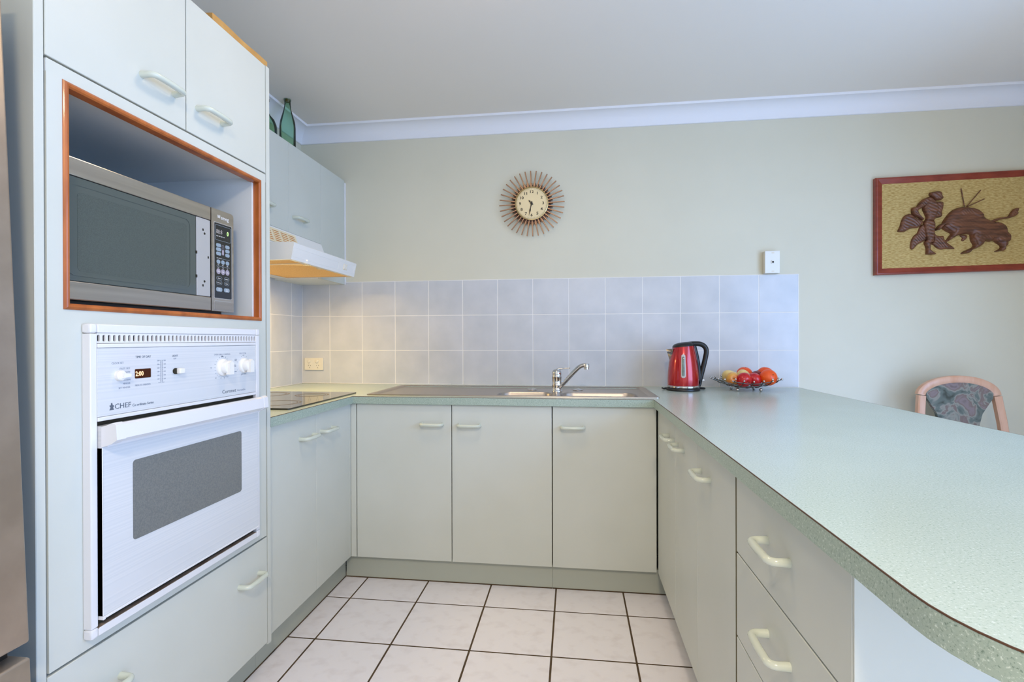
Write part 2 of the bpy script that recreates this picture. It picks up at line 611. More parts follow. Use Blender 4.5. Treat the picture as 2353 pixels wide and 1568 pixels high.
def wall_with_hole(name, fr, u0, u1, hu0, hu1, hz0, hz1, label):
    b = MB().slab([rect(u0, u1, 0, ZC), rect(hu0, hu1, hz0, hz1)] if hz0 > 0 else
                  [[(u0, 0), (hu0, 0), (hu0, hz1), (hu1, hz1), (hu1, 0), (u1, 0), (u1, ZC), (u0, ZC)]], -0.12, 0, fr)
    return struct(b.make(name, M['wall'], None), label, 'wall')


wall_with_hole('wall_right', FXN(XR), YR, WY, -4.25, -1.35, 0, 2.2, 'dining side wall with glazed door, outside the picture')
wall_with_hole('wall_rear', lambda u, v, d: (u, YR + d, v), WX, XR, 0.95, 3.65, 0, 2.2, 'rear wall with wide glazed door behind the viewer')
struct(box('ceiling', M['ceiling'], None, WX - .12, XR + .12, YR - .12, WY + .12, ZC, ZC + .1), 'plain white ceiling', 'ceiling')
b = MB()
for a, c in ((-4.25, -4.19), (-2.83, -2.77), (-1.41, -1.35)):
    b.box(XR + .03, XR + .09, a, c, 0, 2.2, .004, 1)
b.box(XR + .03, XR + .09, -4.25, -1.35, 0, .06, .004, 1).box(XR + .03, XR + .09, -4.25, -1.35, 2.14, 2.2, .004, 1)
struct(b.make('door_2', M['cornice'], None), 'white framed glazed door in the dining side wall', 'door')
b = MB()
for a, c in ((.95, 1.01), (2.27, 2.33), (3.59, 3.65)):
    b.box(a, c, YR - .09, YR - .03, 0, 2.2, .004, 1)
b.box(.95, 3.65, YR - .09, YR - .03, 0, .06, .004, 1).box(.95, 3.65, YR - .09, YR - .03, 2.14, 2.2, .004, 1)
struct(b.make('door_1', M['cornice'], None), 'white framed glazed sliding door behind the viewer', 'door')

# cove cornice with a small bead along the ceiling
def cornice_profile():
    p = [(0.0, 2.306), (0.006, 2.306)]
    cx, cz, R = 0.079, 2.3085, 0.070
    for i in range(11):
        a = PI - (PI / 2) * i / 10
        p.append((cx + R * math.cos(a), cz + R * math.sin(a) * 0.97))
    p += [(0.082, 2.3765), (0.090, 2.3765), (0.092, 2.3800), (0.092, ZC + .001), (0.0, ZC + .001)]
    return p


def sweep(name, ends, to_world, label):
    b = MB(); bm = b.bm
    prof = cornice_profile()
    rows = [[bm.verts.new(to_world(d, z, e)) for d, z in prof] for e in ends]
    n = len(prof)
    for i in range(n):
        bm.faces.new((rows[0][i], rows[0][(i + 1) % n], rows[1][(i + 1) % n], rows[1][i]))
    bm.faces.new(rows[0]); bm.faces.new(list(reversed(rows[1])))
    return struct(b.make(name, M['cornice'], None, angle=30), label, 'cornice')


# mitred runs: the end position shifts with the projection d
sweep('trim_1', (0, 1), lambda d, z, e: ((WX + d) if e == 0 else (XR - d), WY - d, z), 'white coved cornice along the back wall')
sweep('trim_2', (0, 1), lambda d, z, e: (WX + d, (WY - d) if e == 0 else YR + d, z), 'white coved cornice along the left wall')
sweep('trim_3', (0, 1), lambda d, z, e: (XR - d, (WY - d) if e == 0 else YR + d, z), 'white coved cornice along the dining side wall')
struct(box('baseboard_back', M['cornice'], None, 2.60, XR, WY - .014, WY, 0, .09, .004, 1), 'white skirting under the dining wall', 'skirting')

# splashback tiles
g = .0016
SXL = .92
ZR = [ZB, 1.0628, 1.2668, 1.4701]
TA, TP = 0.1756, 0.2036
xs = [0.0] + [TA + TP * k for k in range(14)]
xs[-1] = 2.8205
share = {}
MB().box(WX, 2.822, .0007, WY + .001, ZB, 1.4715).make('grout_bed', M['grout'], wb)
MB().box(WX - .001, -.0007, -1.25, .0007, ZB, 1.4715).make('grout_bed', M['grout'], wl)
for r in range(3):
    for k in range(len(xs) - 1):
        x0, x1 = xs[k] + g, xs[k + 1] - g
        MB().box(x0, x1, 0, .006, ZR[r] + g, ZR[r + 1] - g, .0014, 2).make('splashback_tile', M['tile'], wb, angle=20)
    ys = [0.0, -.114, -.3135, -.513, -.7125, -.912, -1.1115, -1.25]
    for k in range(len(ys) - 1):
        MB().box(-.006, 0, ys[k + 1] + g, ys[k] - g, ZR[r] + g, ZR[r + 1] - g, .0014, 2).make('splashback_tile', M['tile'], wl, angle=20)

MB().box(0, SXL, -.0040, .0002, ZB + .0002, ZB + .0042, .0012, 1).make('sealant', M['grout'], wb)
MB().box(-.0002, .0040, -1.25, -.0045, ZB + .0002, ZB + .0042, .0012, 1).make('sealant', M['grout'], wl)
MB().box(-.0002, .0032, -.0034, .0002, ZB + .0045, 1.455, .0010, 1).make('sealant', M['grout'], wb)
# ceiling lamps: one just above the picture edge, one added behind the camera
for lx, ly, pw, lab in ((1.30, -1.42, 2, 'round opal glass ceiling light above the kitchen floor'),
                        (1.75, -3.45, 28, 'added round opal glass fill light behind the viewer')):  # added lamp standing in for flash bounced off the ceiling
    lamp = thing('ceiling_lamp', (lx, ly, ZC), lab, 'lamp', 'ceiling lights')
    MB().lathe([(0.0, 0), (.175, 0), (.175, -.02), (.165, -.026), (0, -.026)], (lx, ly, ZC), 40).make('base', M['white_enamel'], lamp)
    MB().lathe([(.16, -.024), (.168, -.034), (.155, -.062), (.12, -.084), (.07, -.096), (0.0, -.10)], (lx, ly, ZC), 40).make('shade', M['lamp_glass'], lamp)
    area('ceiling_lamp_light', (lx, ly, ZC - .115), (0, 0, -1), .32, .32, pw, (1.0, 0.83, 0.60), 'DISK')

# ------------------------------------------------------------------ cabinets
XD = 0.591      # left base doors plane
XT = 0.609      # tall cabinet front
YD = -0.609     # sink run doors plane
XP = 1.988      # peninsula doors plane
ZK = 0.1105
ZD = 0.8265     # door tops
TH = 0.016


def door_x(parent, x, y0, y1, z0, z1, name='door'):          # facing +X
    return box(name, M['cab'], parent, x - TH, x, y0, y1, z0, z1, .0012, 1)


def shell(parent, x0, x1, y0, y1, z0, z1, open_side, name='carcass'):
    """carcass: bottom, back, two sides, open top"""
    t = .016
    b = MB()
    b.box(x0, x1, y0, y1, z0, z0 + t)
    if open_side in ('+x', '-x'):
        b.box(x0, x1, y0, y0 + t, z0 + t, z1).box(x0, x1, y1 - t, y1, z0 + t, z1)
        xb = x0 if open_side == '+x' else x1 - t
        b.box(xb, xb + t, y0 + t, y1 - t, z0 + t, z1)
        xf = x1 - .03 if open_side == '+x' else x0
        b.box(xf, xf + .03, y0 + t, y1 - t, z1 - .02, z1)
    else:
        b.box(x0, x0 + t, y0, y1, z0 + t, z1).box(x1 - t, x1, y0, y1, z0 + t, z1)
        b.box(x0 + t, x1 - t, y1 - t, y1, z0 + t, z1)
        b.box(x0 + t, x1 - t, y0, y0 + .03, z1 - .02, z1)
    return b.make(name, M['gap'], parent)


def kick_joint(parent, x0, x1, y0, y1):
    """dark strip along the gap between kickboard and floor"""
    along_y = (y1 - y0) > (x1 - x0)
    e = .0016
    if along_y:
        xa, xb = (x1, x1 + e) if x0 < 1.2 else (x0 - e, x0)
        box('floor_joint', M['floor_grout'], parent, xa, xb, y0, y1, 0, .0045)
    else:
        box('floor_joint', M['floor_grout'], parent, x0, x1, y0 - e, y0, 0, .0045)


# --- tall cabinet with oven and microwave niche
tw = thing('tall_oven_cabinet', (.3, -1.62, 0), 'tall pale green laminate cabinet housing microwave and wall oven', 'cabinet')
YL, YRr = -1.990, -1.2535
zt = 2.046
box('side_panel', M['cab'], tw, 0.0, XT, YL, YL + .0185, .0, zt, .0012, 1)
MB().slab([[(0.0, .105), (XT, .105), (XT, zt - .004), (0.0, zt - .004)]], YRr - .0185, YRr, lambda u, v, d: (u, d, v)).make('side_panel', M['cab'], tw)
ya, yb = YL + .021, YRr - .021
box('back_panel', M['cab_in'], tw, 0.0, .012, ya, yb, .11, zt - .004)
box('top_panel', M['cab_in'], tw, .012, XT - .02, ya, yb, zt - .02, zt - .004)
box('shelf', M['cab_in'], tw, .012, XT - .0005, ya + .001, yb - .001, 1.6505, 1.675)
box('shelf', M['cab_in'], tw, .012, XT - .02, ya, yb, 1.178, 1.1935)
box('shelf', M['cab_in'], tw, .012, XT - .02, ya, yb, .470, .486)
box('niche_side', M['cab_in'], tw, .012, XT - .018, -1.945, -1.929, 1.1935, 1.6505)
box('niche_side', M['cab_in'], tw, .012, XT - .018, -1.322, -1.306, 1.1935, 1.6505)
YM = -1.6150
dl = door_x(tw, XT, ya, YM - .0017, 1.6815, zt - .002)
handle(dl, (XT, -1.7035, 1.757), (0, 1, 0), (1, 0, 0))
dr = door_x(tw, XT, YM + .0017, yb, 1.6815, zt - .006)
handle(dr, (XT, -1.5285, 1.757), (0, 1, 0), (1, 0, 0))
# fascia with microwave and oven cut-outs
MB().slab([rect(ya + .0015, yb - .003, .4725, 1.6765), rect(-1.935, -1.303, 1.189, 1.648), rect(-1.886, -1.352, .512, 1.150)],
          -.016, 0, FX(XT)).make('fascia', M['cab'], tw)
dwr = door_x(tw, XT, ya - .001, yb, .1135, .4660, 'drawer')
handle(dwr, (XT, -1.3665, .366), (0, 1, 0), (1, 0, 0))
handle(dwr, (XT, -1.862, .366), (0, 1, 0), (1, 0, 0))
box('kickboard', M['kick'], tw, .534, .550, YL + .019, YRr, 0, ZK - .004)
kick_joint(tw, .534, .550, YL + .019, YRr)
box('drawer_box', M['gap'], tw, .02, XT - TH - .001, ya + .02, yb - .02, .13, .44)
# timber bead round the niche: four mitred lengths
y0, y1, z0, z1 = -1.937, -1.301, 1.187, 1.650
w_ = .0125


def bead(o0, o1, i0, i1):
    b = MB(); bm = b.bm
    prof = [(0.0, -.022), (0.0, .001), (.18, .0038), (.45, .0052), (.75, .0044), (1.0, .0012), (1.0, -.022)]
    rows = []
    for o_, i_ in ((o0, i0), (o1, i1)):
        rows.append([bm.verts.new((XT + d, o_[0] + (i_[0] - o_[0]) * t, o_[1] + (i_[1] - o_[1]) * t)) for t, d in prof])
    n = len(prof)
    for i in range(n):
        bm.faces.new((rows[0][i], rows[0][(i + 1) % n], rows[1][(i + 1) % n], rows[1][i]))
    bm.faces.new(rows[0]); bm.faces.new(list(reversed(rows[1])))
    return b.make('timber_bead', M['wood'], tw, angle=30)


OC = [(y0, z0), (y1, z0), (y1, z1), (y0, z1)]
IC = [(y0 + w_, z0 + w_), (y1 - w_, z0 + w_), (y1 - w_, z1 - w_), (y0 + w_, z1 - w_)]
for i in range(4):
    bead(OC[i], OC[(i + 1) % 4], IC[i], IC[(i + 1) % 4])

st = MB()
pts = [(-1.515, 2.0475), (-1.46, 2.0475), (-1.27, 2.0475)]
bm = st.bm
rows = []
for i in range(13):
    t = i / 12
    y = -1.506 + .256 * t
    lift = .004 * math.sin(t * 9) + .003 * (1 - t)
    rows.append([bm.verts.new(c) for c in ((.552, y, 2.0472), (.600, y, 2.0472), (.603, y - .004, 2.0622 + lift * .4), (.556, y, 2.0680 + lift * .4))])
for a, c in zip(rows, rows[1:]):
    for k in range(4):
        bm.faces.new((a[k], a[(k + 1) % 4], c[(k + 1) % 4], c[k]))
bm.faces.new(rows[0]); bm.faces.new(list(reversed(rows[-1])))
tag(st.make('cardboard_strip', M['card'], None, origin=(.58, -1.38, 2.0472)), 'tan strip lying on top of the tall cabinet above its right door', 'strip')

# --- left base cabinet (under the hob)
bl = thing('base_cabinet', (.3, -.92, 0), 'base cabinet with two doors under the black hob', 'cabinet', 'pale green base cabinets')
shell(bl, .02, XD - TH - .001, -1.250, -.60, ZK, ZD, '+x')
d = door_x(bl, XD, -1.250, -.9215, ZK, ZD)
handle(d, (XD, -.995, .746), (0, 1, 0), (1, 0, 0))
d = door_x(bl, XD, -.9195, -.6250, ZK, ZD)
handle(d, (XD, -.838, .747), (0, 1, 0), (1, 0, 0))
box('filler', M['cab'], bl, XD - TH, XD, -.6235, -.5945, ZK, ZD, .0008, 1)
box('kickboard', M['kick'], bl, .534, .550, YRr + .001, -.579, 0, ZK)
kick_joint(bl, .534, .550, YRr + .001, -.579)

# --- sink run
def door_y(parent, x0, x1, z0=ZK, z1=ZD):
    return box('door', M['cab'], parent, x0, x1, YD, YD + TH, z0, z1, .0012, 1)


s1 = thing('base_cabinet', (1.06, -.3, 0), 'two-door base cabinet below the sink drainer', 'cabinet', 'pale green base cabinets')
shell(s1, .60, 1.530, YD + TH + .001, -.02, ZK, ZD - .14, '-y')
box('filler', M['cab'], s1, XD + .001, .6175, YD, YD + TH, ZK, ZD, .0008, 1)
d = door_y(s1, .6215, 1.0725); handle(d, (.984, YD, .738), (1, 0, 0), (0, -1, 0))
d = door_y(s1, 1.0760, 1.5295); handle(d, (1.157, YD, .736), (1, 0, 0), (0, -1, 0))
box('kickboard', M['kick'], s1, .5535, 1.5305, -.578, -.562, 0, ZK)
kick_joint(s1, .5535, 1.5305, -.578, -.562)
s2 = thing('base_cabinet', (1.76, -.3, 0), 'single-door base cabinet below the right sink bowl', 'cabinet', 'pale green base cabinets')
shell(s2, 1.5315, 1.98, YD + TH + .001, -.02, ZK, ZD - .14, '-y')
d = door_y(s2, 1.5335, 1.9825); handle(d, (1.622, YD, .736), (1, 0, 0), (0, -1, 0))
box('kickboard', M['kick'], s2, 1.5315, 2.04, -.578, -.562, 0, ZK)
kick_joint(s2, 1.5315, 2.04, -.578, -.562)

# --- peninsula
def door_p(parent, y0, y1, z0=ZK, z1=ZD, name='door'):
    return box(name, M['cab'], parent, XP, XP + TH, y0, y1, z0, z1, .0012, 1)


XB = 2.56
p1 = thing('base_cabinet', (2.3, -.8, 0), 'two-door peninsula cabinet in the corner beside the sink', 'cabinet', 'pale green base cabinets')
shell(p1, XP + TH + .001, XB, -1.2995, -.60, ZK, ZD, '-x')
d = door_p(p1, -.9795, -.6125); handle(d, (XP, -.915, .756), (0, 1, 0), (-1, 0, 0))
d = door_p(p1, -1.2985, -.9815); handle(d, (XP, -1.077, .755), (0, 1, 0), (-1, 0, 0))
box('kickboard', M['kick'], p1, 2.042, 2.058, -1.2995, -.579, 0, ZK)
kick_joint(p1, 2.042, 2.058, -1.2995, -.579)
box('rear_panel', M['cab'], p1, XB + .0005, XB + .0165, -1.2995, -.0, 0, ZD)
p2 = thing('base_cabinet', (2.3, -1.47, 0), 'single-door peninsula cabinet beside the drawers', 'cabinet', 'pale green base cabinets')
shell(p2, XP + TH + .001, XB, -1.6490, -1.3005, ZK, ZD, '-x')
d = door_p(p2, -1.6450, -1.3005); handle(d, (XP, -1.394, .747), (0, 1, 0), (-1, 0, 0))
box('gap_shade_strip', M['gap'], p2, XP + .0004, XP + .0155, -1.6537, -1.6453, ZK, ZD)  # flush dark strip, the gap's shade painted in
box('kickboard', M['kick'], p2, 2.042, 2.058, -1.6490, -1.3005, 0, ZK)
kick_joint(p2, 2.042, 2.058, -1.6490, -1.3005)
box('rear_panel', M['cab'], p2, XB + .0005, XB + .0165, -1.6490, -1.3005, 0, ZD)
p3 = thing('drawer_cabinet', (2.3, -1.89, 0), 'bank of drawers with D handles at the end of the peninsula', 'cabinet')
shell(p3, XP + TH + .001, XB, -2.1175, -1.6500, ZK, ZD, '-x')
zs = [(.6490, ZD), (.4620, .6455), (.2900, .4585), (ZK, .2865)]
for i, (a, c) in enumerate(zs):
    d = door_p(p3, -2.1165, -1.6540, a, c, 'drawer')
    if i < 3:
        handle(d, (XP, -1.881, (.745, .5695, .385)[i]), (0, 1, 0), (-1, 0, 0))
box('kickboard', M['kick'], p3, 2.042, 2.058, -2.1015, -1.6500, 0, ZK)
kick_joint(p3, 2.042, 2.058, -2.1015, -1.6500)
box('end_panel', M['cab'], p3, XP + .0006, XB + .0165, -2.1208, -2.1178, 0, ZD, .0006, 1)
box('rear_panel', M['cab'], p3, XB + .0005, XB + .0165, -2.1015, -1.6500, 0, ZD)

# --- benchtop: one U-shaped slab with a rounded peninsula end
bt = thing('benchtop', (1.5, -.3, .83), 'U-shaped pale green speckled laminate benchtop with rounded peninsula end', 'benchtop')
CL, CB, CR, CF, CE, R = .609, -.6268, 1.9702, 2.8180, -2.432, .170
out = [(0.0005, -.0005), (CF, -.0005)]
for i in range(13):
    a = -PI / 2 * i / 12
    out.append((CF - R + R * math.cos(a), CE + R + R * math.sin(a)))
for i in range(13):
    a = -PI / 2 - PI / 2 * i / 12
    out.append((CR + R + R * math.cos(a), CE + R + R * math.sin(a)))
out += [(CR, CB), (CL, CB), (CL, -1.2525), (.0005, -1.2525)]
SX0, SX1, SY0, SY1 = .652, 2.003, -.575, -.095
holes = [rrect(SX0 + .03, SX1 - .03, SY0 + .03, SY1 - .03, .02)]
MB().slab([out] + holes, -.034, 0, FZ(ZB)).make('slab', M['bench'], bt, angle=20)


def strip(path, z0, z1, off, name, material):
    b = MB(); bm = b.bm
    n = len(path)
    rows = []
    for i in range(n):
        p = Vector(path[i]); a = Vector(path[max(i - 1, 0)]); c = Vector(path[min(i + 1, n - 1)])
        t1 = (p - a).normalized() if i > 0 else (c - p).normalized()
        t2 = (c - p).normalized() if i < n - 1 else t1
        n1 = Vector((t1.y, -t1.x)); n2 = Vector((t2.y, -t2.x))
        nn = (n1 + n2).normalized()
        k = 1 / max(.4, nn.dot(n1))
        q = p + nn * off * k
        rows.append([bm.verts.new((p.x, p.y, z1)), bm.verts.new((q.x, q.y, z1)), bm.verts.new((q.x, q.y, z0)), bm.verts.new((p.x, p.y, z0))])
    for a, c in zip(rows, rows[1:]):
        for k in range(4):
            bm.faces.new((a[k], a[(k + 1) % 4], c[(k + 1) % 4], c[k]))
    bm.faces.new(rows[0]); bm.faces.new(list(reversed(rows[-1])))
    return b.make(name, material, bt, angle=25)


# front path from the dining side round the end to the hob: walking so that 'outside' is to the right-hand normal
path = list(reversed(out[1:-1]))
strip(path, ZB - .0342, ZB - .0016, .0012, 'edge_band', M['edge'])
strip(path, ZB - .0016, ZB + .0001, .0015, 'seam_line', M['brown'])

# --- wall cabinets along the left wall
UX, UZ0, UZ1 = .273, 1.456, 2.0746
uh = thing('wall_cabinet', (.13, -.58, 1.645), 'two-door wall cabinet directly above the range hood', 'cabinet', 'pale green wall cabinets')
box('carcass', M['cab_in'], uh, 0.001, UX - TH - .001, -.8795, -.2850, 1.643, UZ1 - .001)
d = door_x(uh, UX, -.8795, -.5895, 1.643, UZ1); handle(d, (UX, -.790, 1.728), (0, 1, 0), (1, 0, 0))
d = door_x(uh, UX, -.5875, -.2850, 1.643, UZ1); handle(d, (UX, -.505, 1.722), (0, 1, 0), (1, 0, 0))
uf = thing('wall_cabinet', (.13, -.14, UZ0), 'narrow handleless wall cabinet between hood and back wall', 'cabinet', 'pale green wall cabinets')
box('carcass', M['cab_in'], uf, 0.001, UX - TH - .001, -.2830, -.001, UZ0, UZ1 - .001)
door_x(uf, UX, -.2825, -.0065, UZ0, UZ1, 'panel')
box('sealant', M['cornice'], uf, UX - .006, UX + .003, -.0060, .0065, UZ0, UZ1 - .012)
ul = thing('wall_cabinet', (.13, -1.07, UZ0), 'wall cabinet between range hood and tall oven cabinet', 'cabinet', 'pale green wall cabinets')
box('carcass', M['cab_in'], ul, 0.001, UX - TH - .001, -1.2525, -.8815, UZ0, UZ1 - .001)
d = door_x(ul, UX, -1.2515, -.8815, UZ0, UZ1); handle(d, (UX, -.96, 1.55), (0, 1, 0), (1, 0, 0))

# ------------------------------------------------------------------ wall oven
ov = thing('wall_oven', (.62, -1.62, .497), 'white built-in wall oven with glass door and control panel', 'oven')
OX = .629
OY0, OY1, OZ0, OZ1 = -1.900, -1.341, .497, 1.160
box('body', M['dark'], ov, .08, XT - .018, -1.884, -1.354, .515, 1.148)
box('inner_liner', M['dark'], ov, XT - .018, .6105, -1.884, -1.3560, .518, 1.1475)
box('frame_stile', M['white_enamel'], ov, XT, OX, OY0, -1.8845, OZ0 + .022, OZ1 - .021, .002)
box('frame_stile', M['white_enamel'], ov, XT, OX, -1.3575, OY1, OZ0 + .022, OZ1 - .021, .002)
box('frame_rail', M['white_enamel'], ov, XT, OX, -1.8835, -1.3585, OZ1 - .0195, OZ1 - .001, .002)
box('frame_rail', M['white_enamel'], ov, XT, OX, -1.8835, -1.3585, OZ0 + .001, OZ0 + .019, .002)
for yy0, yy1 in ((OY0 - .001, -1.8840), (-1.3580, OY1 + .001)):
    box('corner_cap', M['white_enamel'], ov, XT, OX + .0008, yy0, yy1, OZ1 - .0205, OZ1, .004)
    box('corner_cap', M['white_enamel'], ov, XT, OX + .0008, yy0, yy1, OZ0, OZ0 + .0215, .004)
# vent strip with slots
slots = []
ns = 43
for i in range(ns):
    y = -1.8795 + (.5165 * i / (ns - 1))
    slots.append(rrect(y - .0031, y + .0031, 1.1215, 1.1365, .003, 3))
MB().slab([rect(-1.8835, -1.3585, 1.1185, 1.1400)] + slots, -.004, 0, FX(OX - .002)).make('vent_strip', M['white_enamel'], ov)
box('trim_bar', M['white_enamel'], ov, .612, OX + .0006, -1.8835, -1.3585, 1.1085, 1.1175, .0015)
cp = box('control_panel', M['oven_glass'], ov, .612, OX - .0008, -1.8835, -1.3585, .9610, 1.1080, .001, 1)
box('lower_bar', M['white_enamel'], ov, .612, OX + .0006, -1.8835, -1.3585, .9520, .9605, .0015)
fp = FX(OX - .0008)


def lt(s, cap, u, v, m='ink2', align='LEFT', w=None):
    t = text(s, cap / .69, fp, 0, 0, M[m], cp, 'LEFT')
    xsn = [vv.co.y for vv in t.data.vertices]
    org = Vector(cp['_o'])
    lo, hi = min(xsn) + org.y, max(xsn) + org.y
    k = (w / (hi - lo)) if w else 1.0
    for vv in t.data.vertices:
        yw = vv.co.y + org.y
        yw = (yw - lo) * k
        width = (hi - lo) * k
        yw += u if align == 'LEFT' else (u - width if align == 'RIGHT' else u - width / 2)
        vv.co.y = yw - org.y
        vv.co.z += v
    return t


lt('TIME OF DAY', .0052, -1.792, 1.0835, 'ink', w=.042)
lt('CLOCK SET', .0042, -1.851, 1.0720, w=.029)
for s, z, w in (('FAST SET', 1.0595, .026), ('SLOW', 1.0510, .013), ('TIME', 1.0425, .011), ('ALARM', 1.0335, .017), ('MINDER', 1.0255, .018), ('SET MINDER', 1.0165, .029)):
    lt(s, .0038, -1.8055, z, align='RIGHT', w=w)
lt('MINUTE MINDER', .0042, -1.793, 1.0185, w=.042)
lt('LIGHT', .0045, -1.687, 1.0830, 'ink', w=.018)
lt('OFF', .0036, -1.683, 1.0765, w=.009)
lt('OVEN GRILL CONTROL', .0044, -1.541, 1.0815, w=.066)
lt('SELECTOR', .0044, -1.436, 1.0820, w=.031)
lt('OFF', .0034, -1.421, 1.0765, w=.008)
lt('Coronet', .0100, -1.509, .9710, 'ink', w=.058)
lt('Versatile', .0060, -1.447, .9715, 'ink2', w=.038)
lt('CHEF', .0112, -1.844, .9735, 'ink', w=.040)
lt('Co-ordinate Series', .0056, -1.800, .9735, 'ink', w=.057)
# the little chef's-hat figure before the maker's name
MB().slab([[(-1.857, .9725), (-1.846, .9725), (-1.848, .977), (-1.8455, .9815), (-1.849, .983), (-1.850, .988), (-1.853, .9875), (-1.8535, .983), (-1.857, .9825), (-1.854, .978)]],
          0, .0003, fp).make('emblem', M['ink'], cp)
# temperature conversion scale
b = MB()
b.box(OX - .0008, OX - .0004, -1.7225, -1.7215, 1.0215, 1.0755).box(OX - .0008, OX - .0004, -1.7185, -1.7175, 1.0215, 1.0755)
vals = (('250', '500'), ('230', '450'), ('200', '400'), ('180', '350'), ('150', '300'), ('120', '250'), ('0', 'F'))
for i, (a, c) in enumerate(vals):
    z = 1.0750 - i * .0089
    b.box(OX - .0008, OX - .0004, -1.7255, -1.7215, z - .0004, z + .0004).box(OX - .0008, OX - .0004, -1.7185, -1.7145, z - .0004, z + .0004)
    if i < 6:
        b.box(OX - .0008, OX - .0004, -1.7240, -1.7215, z - .0048, z - .0042).box(OX - .0008, OX - .0004, -1.7185, -1.7160, z - .0048, z - .0042)
    lt(a, .0028, -1.7265, z - .0014, align='RIGHT')
    lt(c, .0028, -1.7130, z - .0014)
stuff(b.make('scale_marks', M['ink2'], cp))
# dial marks round the two knobs
b = MB()
for cy_, n_, a0, a1 in ((-1.508, 22, -1.35, PI + 1.35), (-1.417, 6, .3, PI + 1.2)):
    for i in range(n_):
        a = a0 + (a1 - a0) * i / (n_ - 1)
        for r_ in ((.029, .031) if i % 3 else (.029, .033)),:
            u0, v0 = cy_ + r_[0] * math.cos(a), 1.0465 + r_[0] * math.sin(a)
            u1, v1 = cy_ + r_[1] * math.cos(a), 1.0465 + r_[1] * math.sin(a)
            b.tube([(OX - .0006, u0, v0), (OX - .0006, u1, v1)], .0004, 6)
b.box(OX - .0008, OX + .0002, -1.5115, -1.5065, 1.0765, 1.0795)
stuff(b.make('dial_marks', M['ink'], cp))
for s, y, z in (('250', -1.553, 1.046), ('100', -1.468, 1.046), ('200', -1.535, 1.0165), ('150', -1.487, 1.0165), ('OVEN', -1.452, 1.066), ('BAKE', -1.452, 1.0625), ('OVEN', -1.456, 1.049), ('FAN', -1.454, 1.0455), ('GRILL', -1.452, 1.030), ('TURBO GRILL', -1.417, 1.0200)):
    lt(s, .0026, y, z, align='CENTER')
disp = MB().slab([rrect(-1.7935, -1.7505, 1.0365, 1.0580, .002, 3)], 0, .0006, fp).make('clock_display', M['amber_glass'], cp)
text('2:00', .0155, FX(OX - .0002), -1.7925, 1.0420, M['led'], cp, 'LEFT', 'display_digits', sx=.8)
RX = Matrix(((0, 0, 1), (1, 0, 0), (0, 1, 0)))    # local z -> +X, local x -> +Y, local y -> +Z


def knob(y, z, r, bar):
    kb = MB().lathe([(r, 0), (r, .004), (r * .93, .0065), (r * .74, .008), (r * .72, .020), (r * .66, .0225), (0, .023)], (OX - .0008, y, z), 32, RX).make('knob', M['white_plastic'], ov)
    b = MB()
    if bar == 'v':
        b.slab([[(y - .0085, z - .020), (y + .0085, z - .020), (y + .0085, z + .012), (y, z + .0195), (y - .0085, z + .012)]], .018, .0300, fp)
    b.make('grip', M['white_plastic'], kb)


knob(-1.508, 1.0465, .0245, 'v')
knob(-1.417, 1.0475, .0225, 'v')
k = MB().lathe([(.0115, 0), (.0115, .008), (.0095, .0105), (0, .011)], (OX - .0008, -1.834, 1.0465), 24, RX).make('clock_knob', M['white_plastic'], ov)
MB().slab([[(-1.836, 1.041), (-1.818, 1.0435), (-1.818, 1.0495), (-1.836, 1.052)]], .006, .016, fp).make('grip', M['white_plastic'], k)
k = MB().lathe([(.0075, 0), (.0075, .004), (0, .0045)], (OX - .0008, -1.678, 1.0465), 20, RX).make('light_switch', M['dark'], ov)
box('grip', M['white_plastic'], k, OX + .001, OX + .013, -1.677, -1.6605, 1.0400, 1.0535, .002)
# door: white glass panel, bottom trim, grey window, handle
box('door_recess', M['dark'], ov, .6115, .618, -1.8835, -1.3585, .518, .950)
dv = MB().slab([rect(-1.8822, -1.3598, .5385, .9420)], .0, .018, FX(.6185)).make('door', M['oven_glass'], ov)
DX = .6365
MB().slab([rrect(-1.8085, -1.4395, .671, .8525, .008)], 0, .0006, FX(DX)).make('window', M['oven_window'], dv)
box('bottom_trim', M['white_enamel'], dv, .6185, DX + .0022, -1.8760, -1.3598, .5330, .5383, .0008, 1)
box('bottom_trim', M['white_enamel'], dv, .6185, DX + .0022, -1.8822, -1.8765, .5310, .5383, .0008, 1)
box('edge_trim', M['white_enamel'], dv, .6185, DX + .0010, -1.8822, -1.8800, .5390, .8960, .0006, 1)
box('sill', M['sill'], ov, .611, .6285, -1.8835, -1.3585, .5140, .5165)
# handle: slanted white bar with end blocks
prof = [(DX, .9380), (.662, .9480), (.670, .9440), (.6725, .9150), (.660, .9065), (.648, .9050), (.646, .8985), (DX, .8985)]
hb = MB().slab([prof], -1.8785, -1.3640, lambda u, v, d: (u, d, v)).make('handle', M['white_enamel'], dv, angle=25)
prof2 = [(DX, .9400), (.663, .9500), (.6715, .9455), (.6740, .9140), (.660, .9050), (DX, .8975)]
for a, c in ((-1.8835, -1.8620), (-1.3800, -1.3615)):
    MB().slab([prof2], a, c, lambda u, v, d: (u, d, v)).make('end_cap', M['white_enamel'], hb, angle=25)

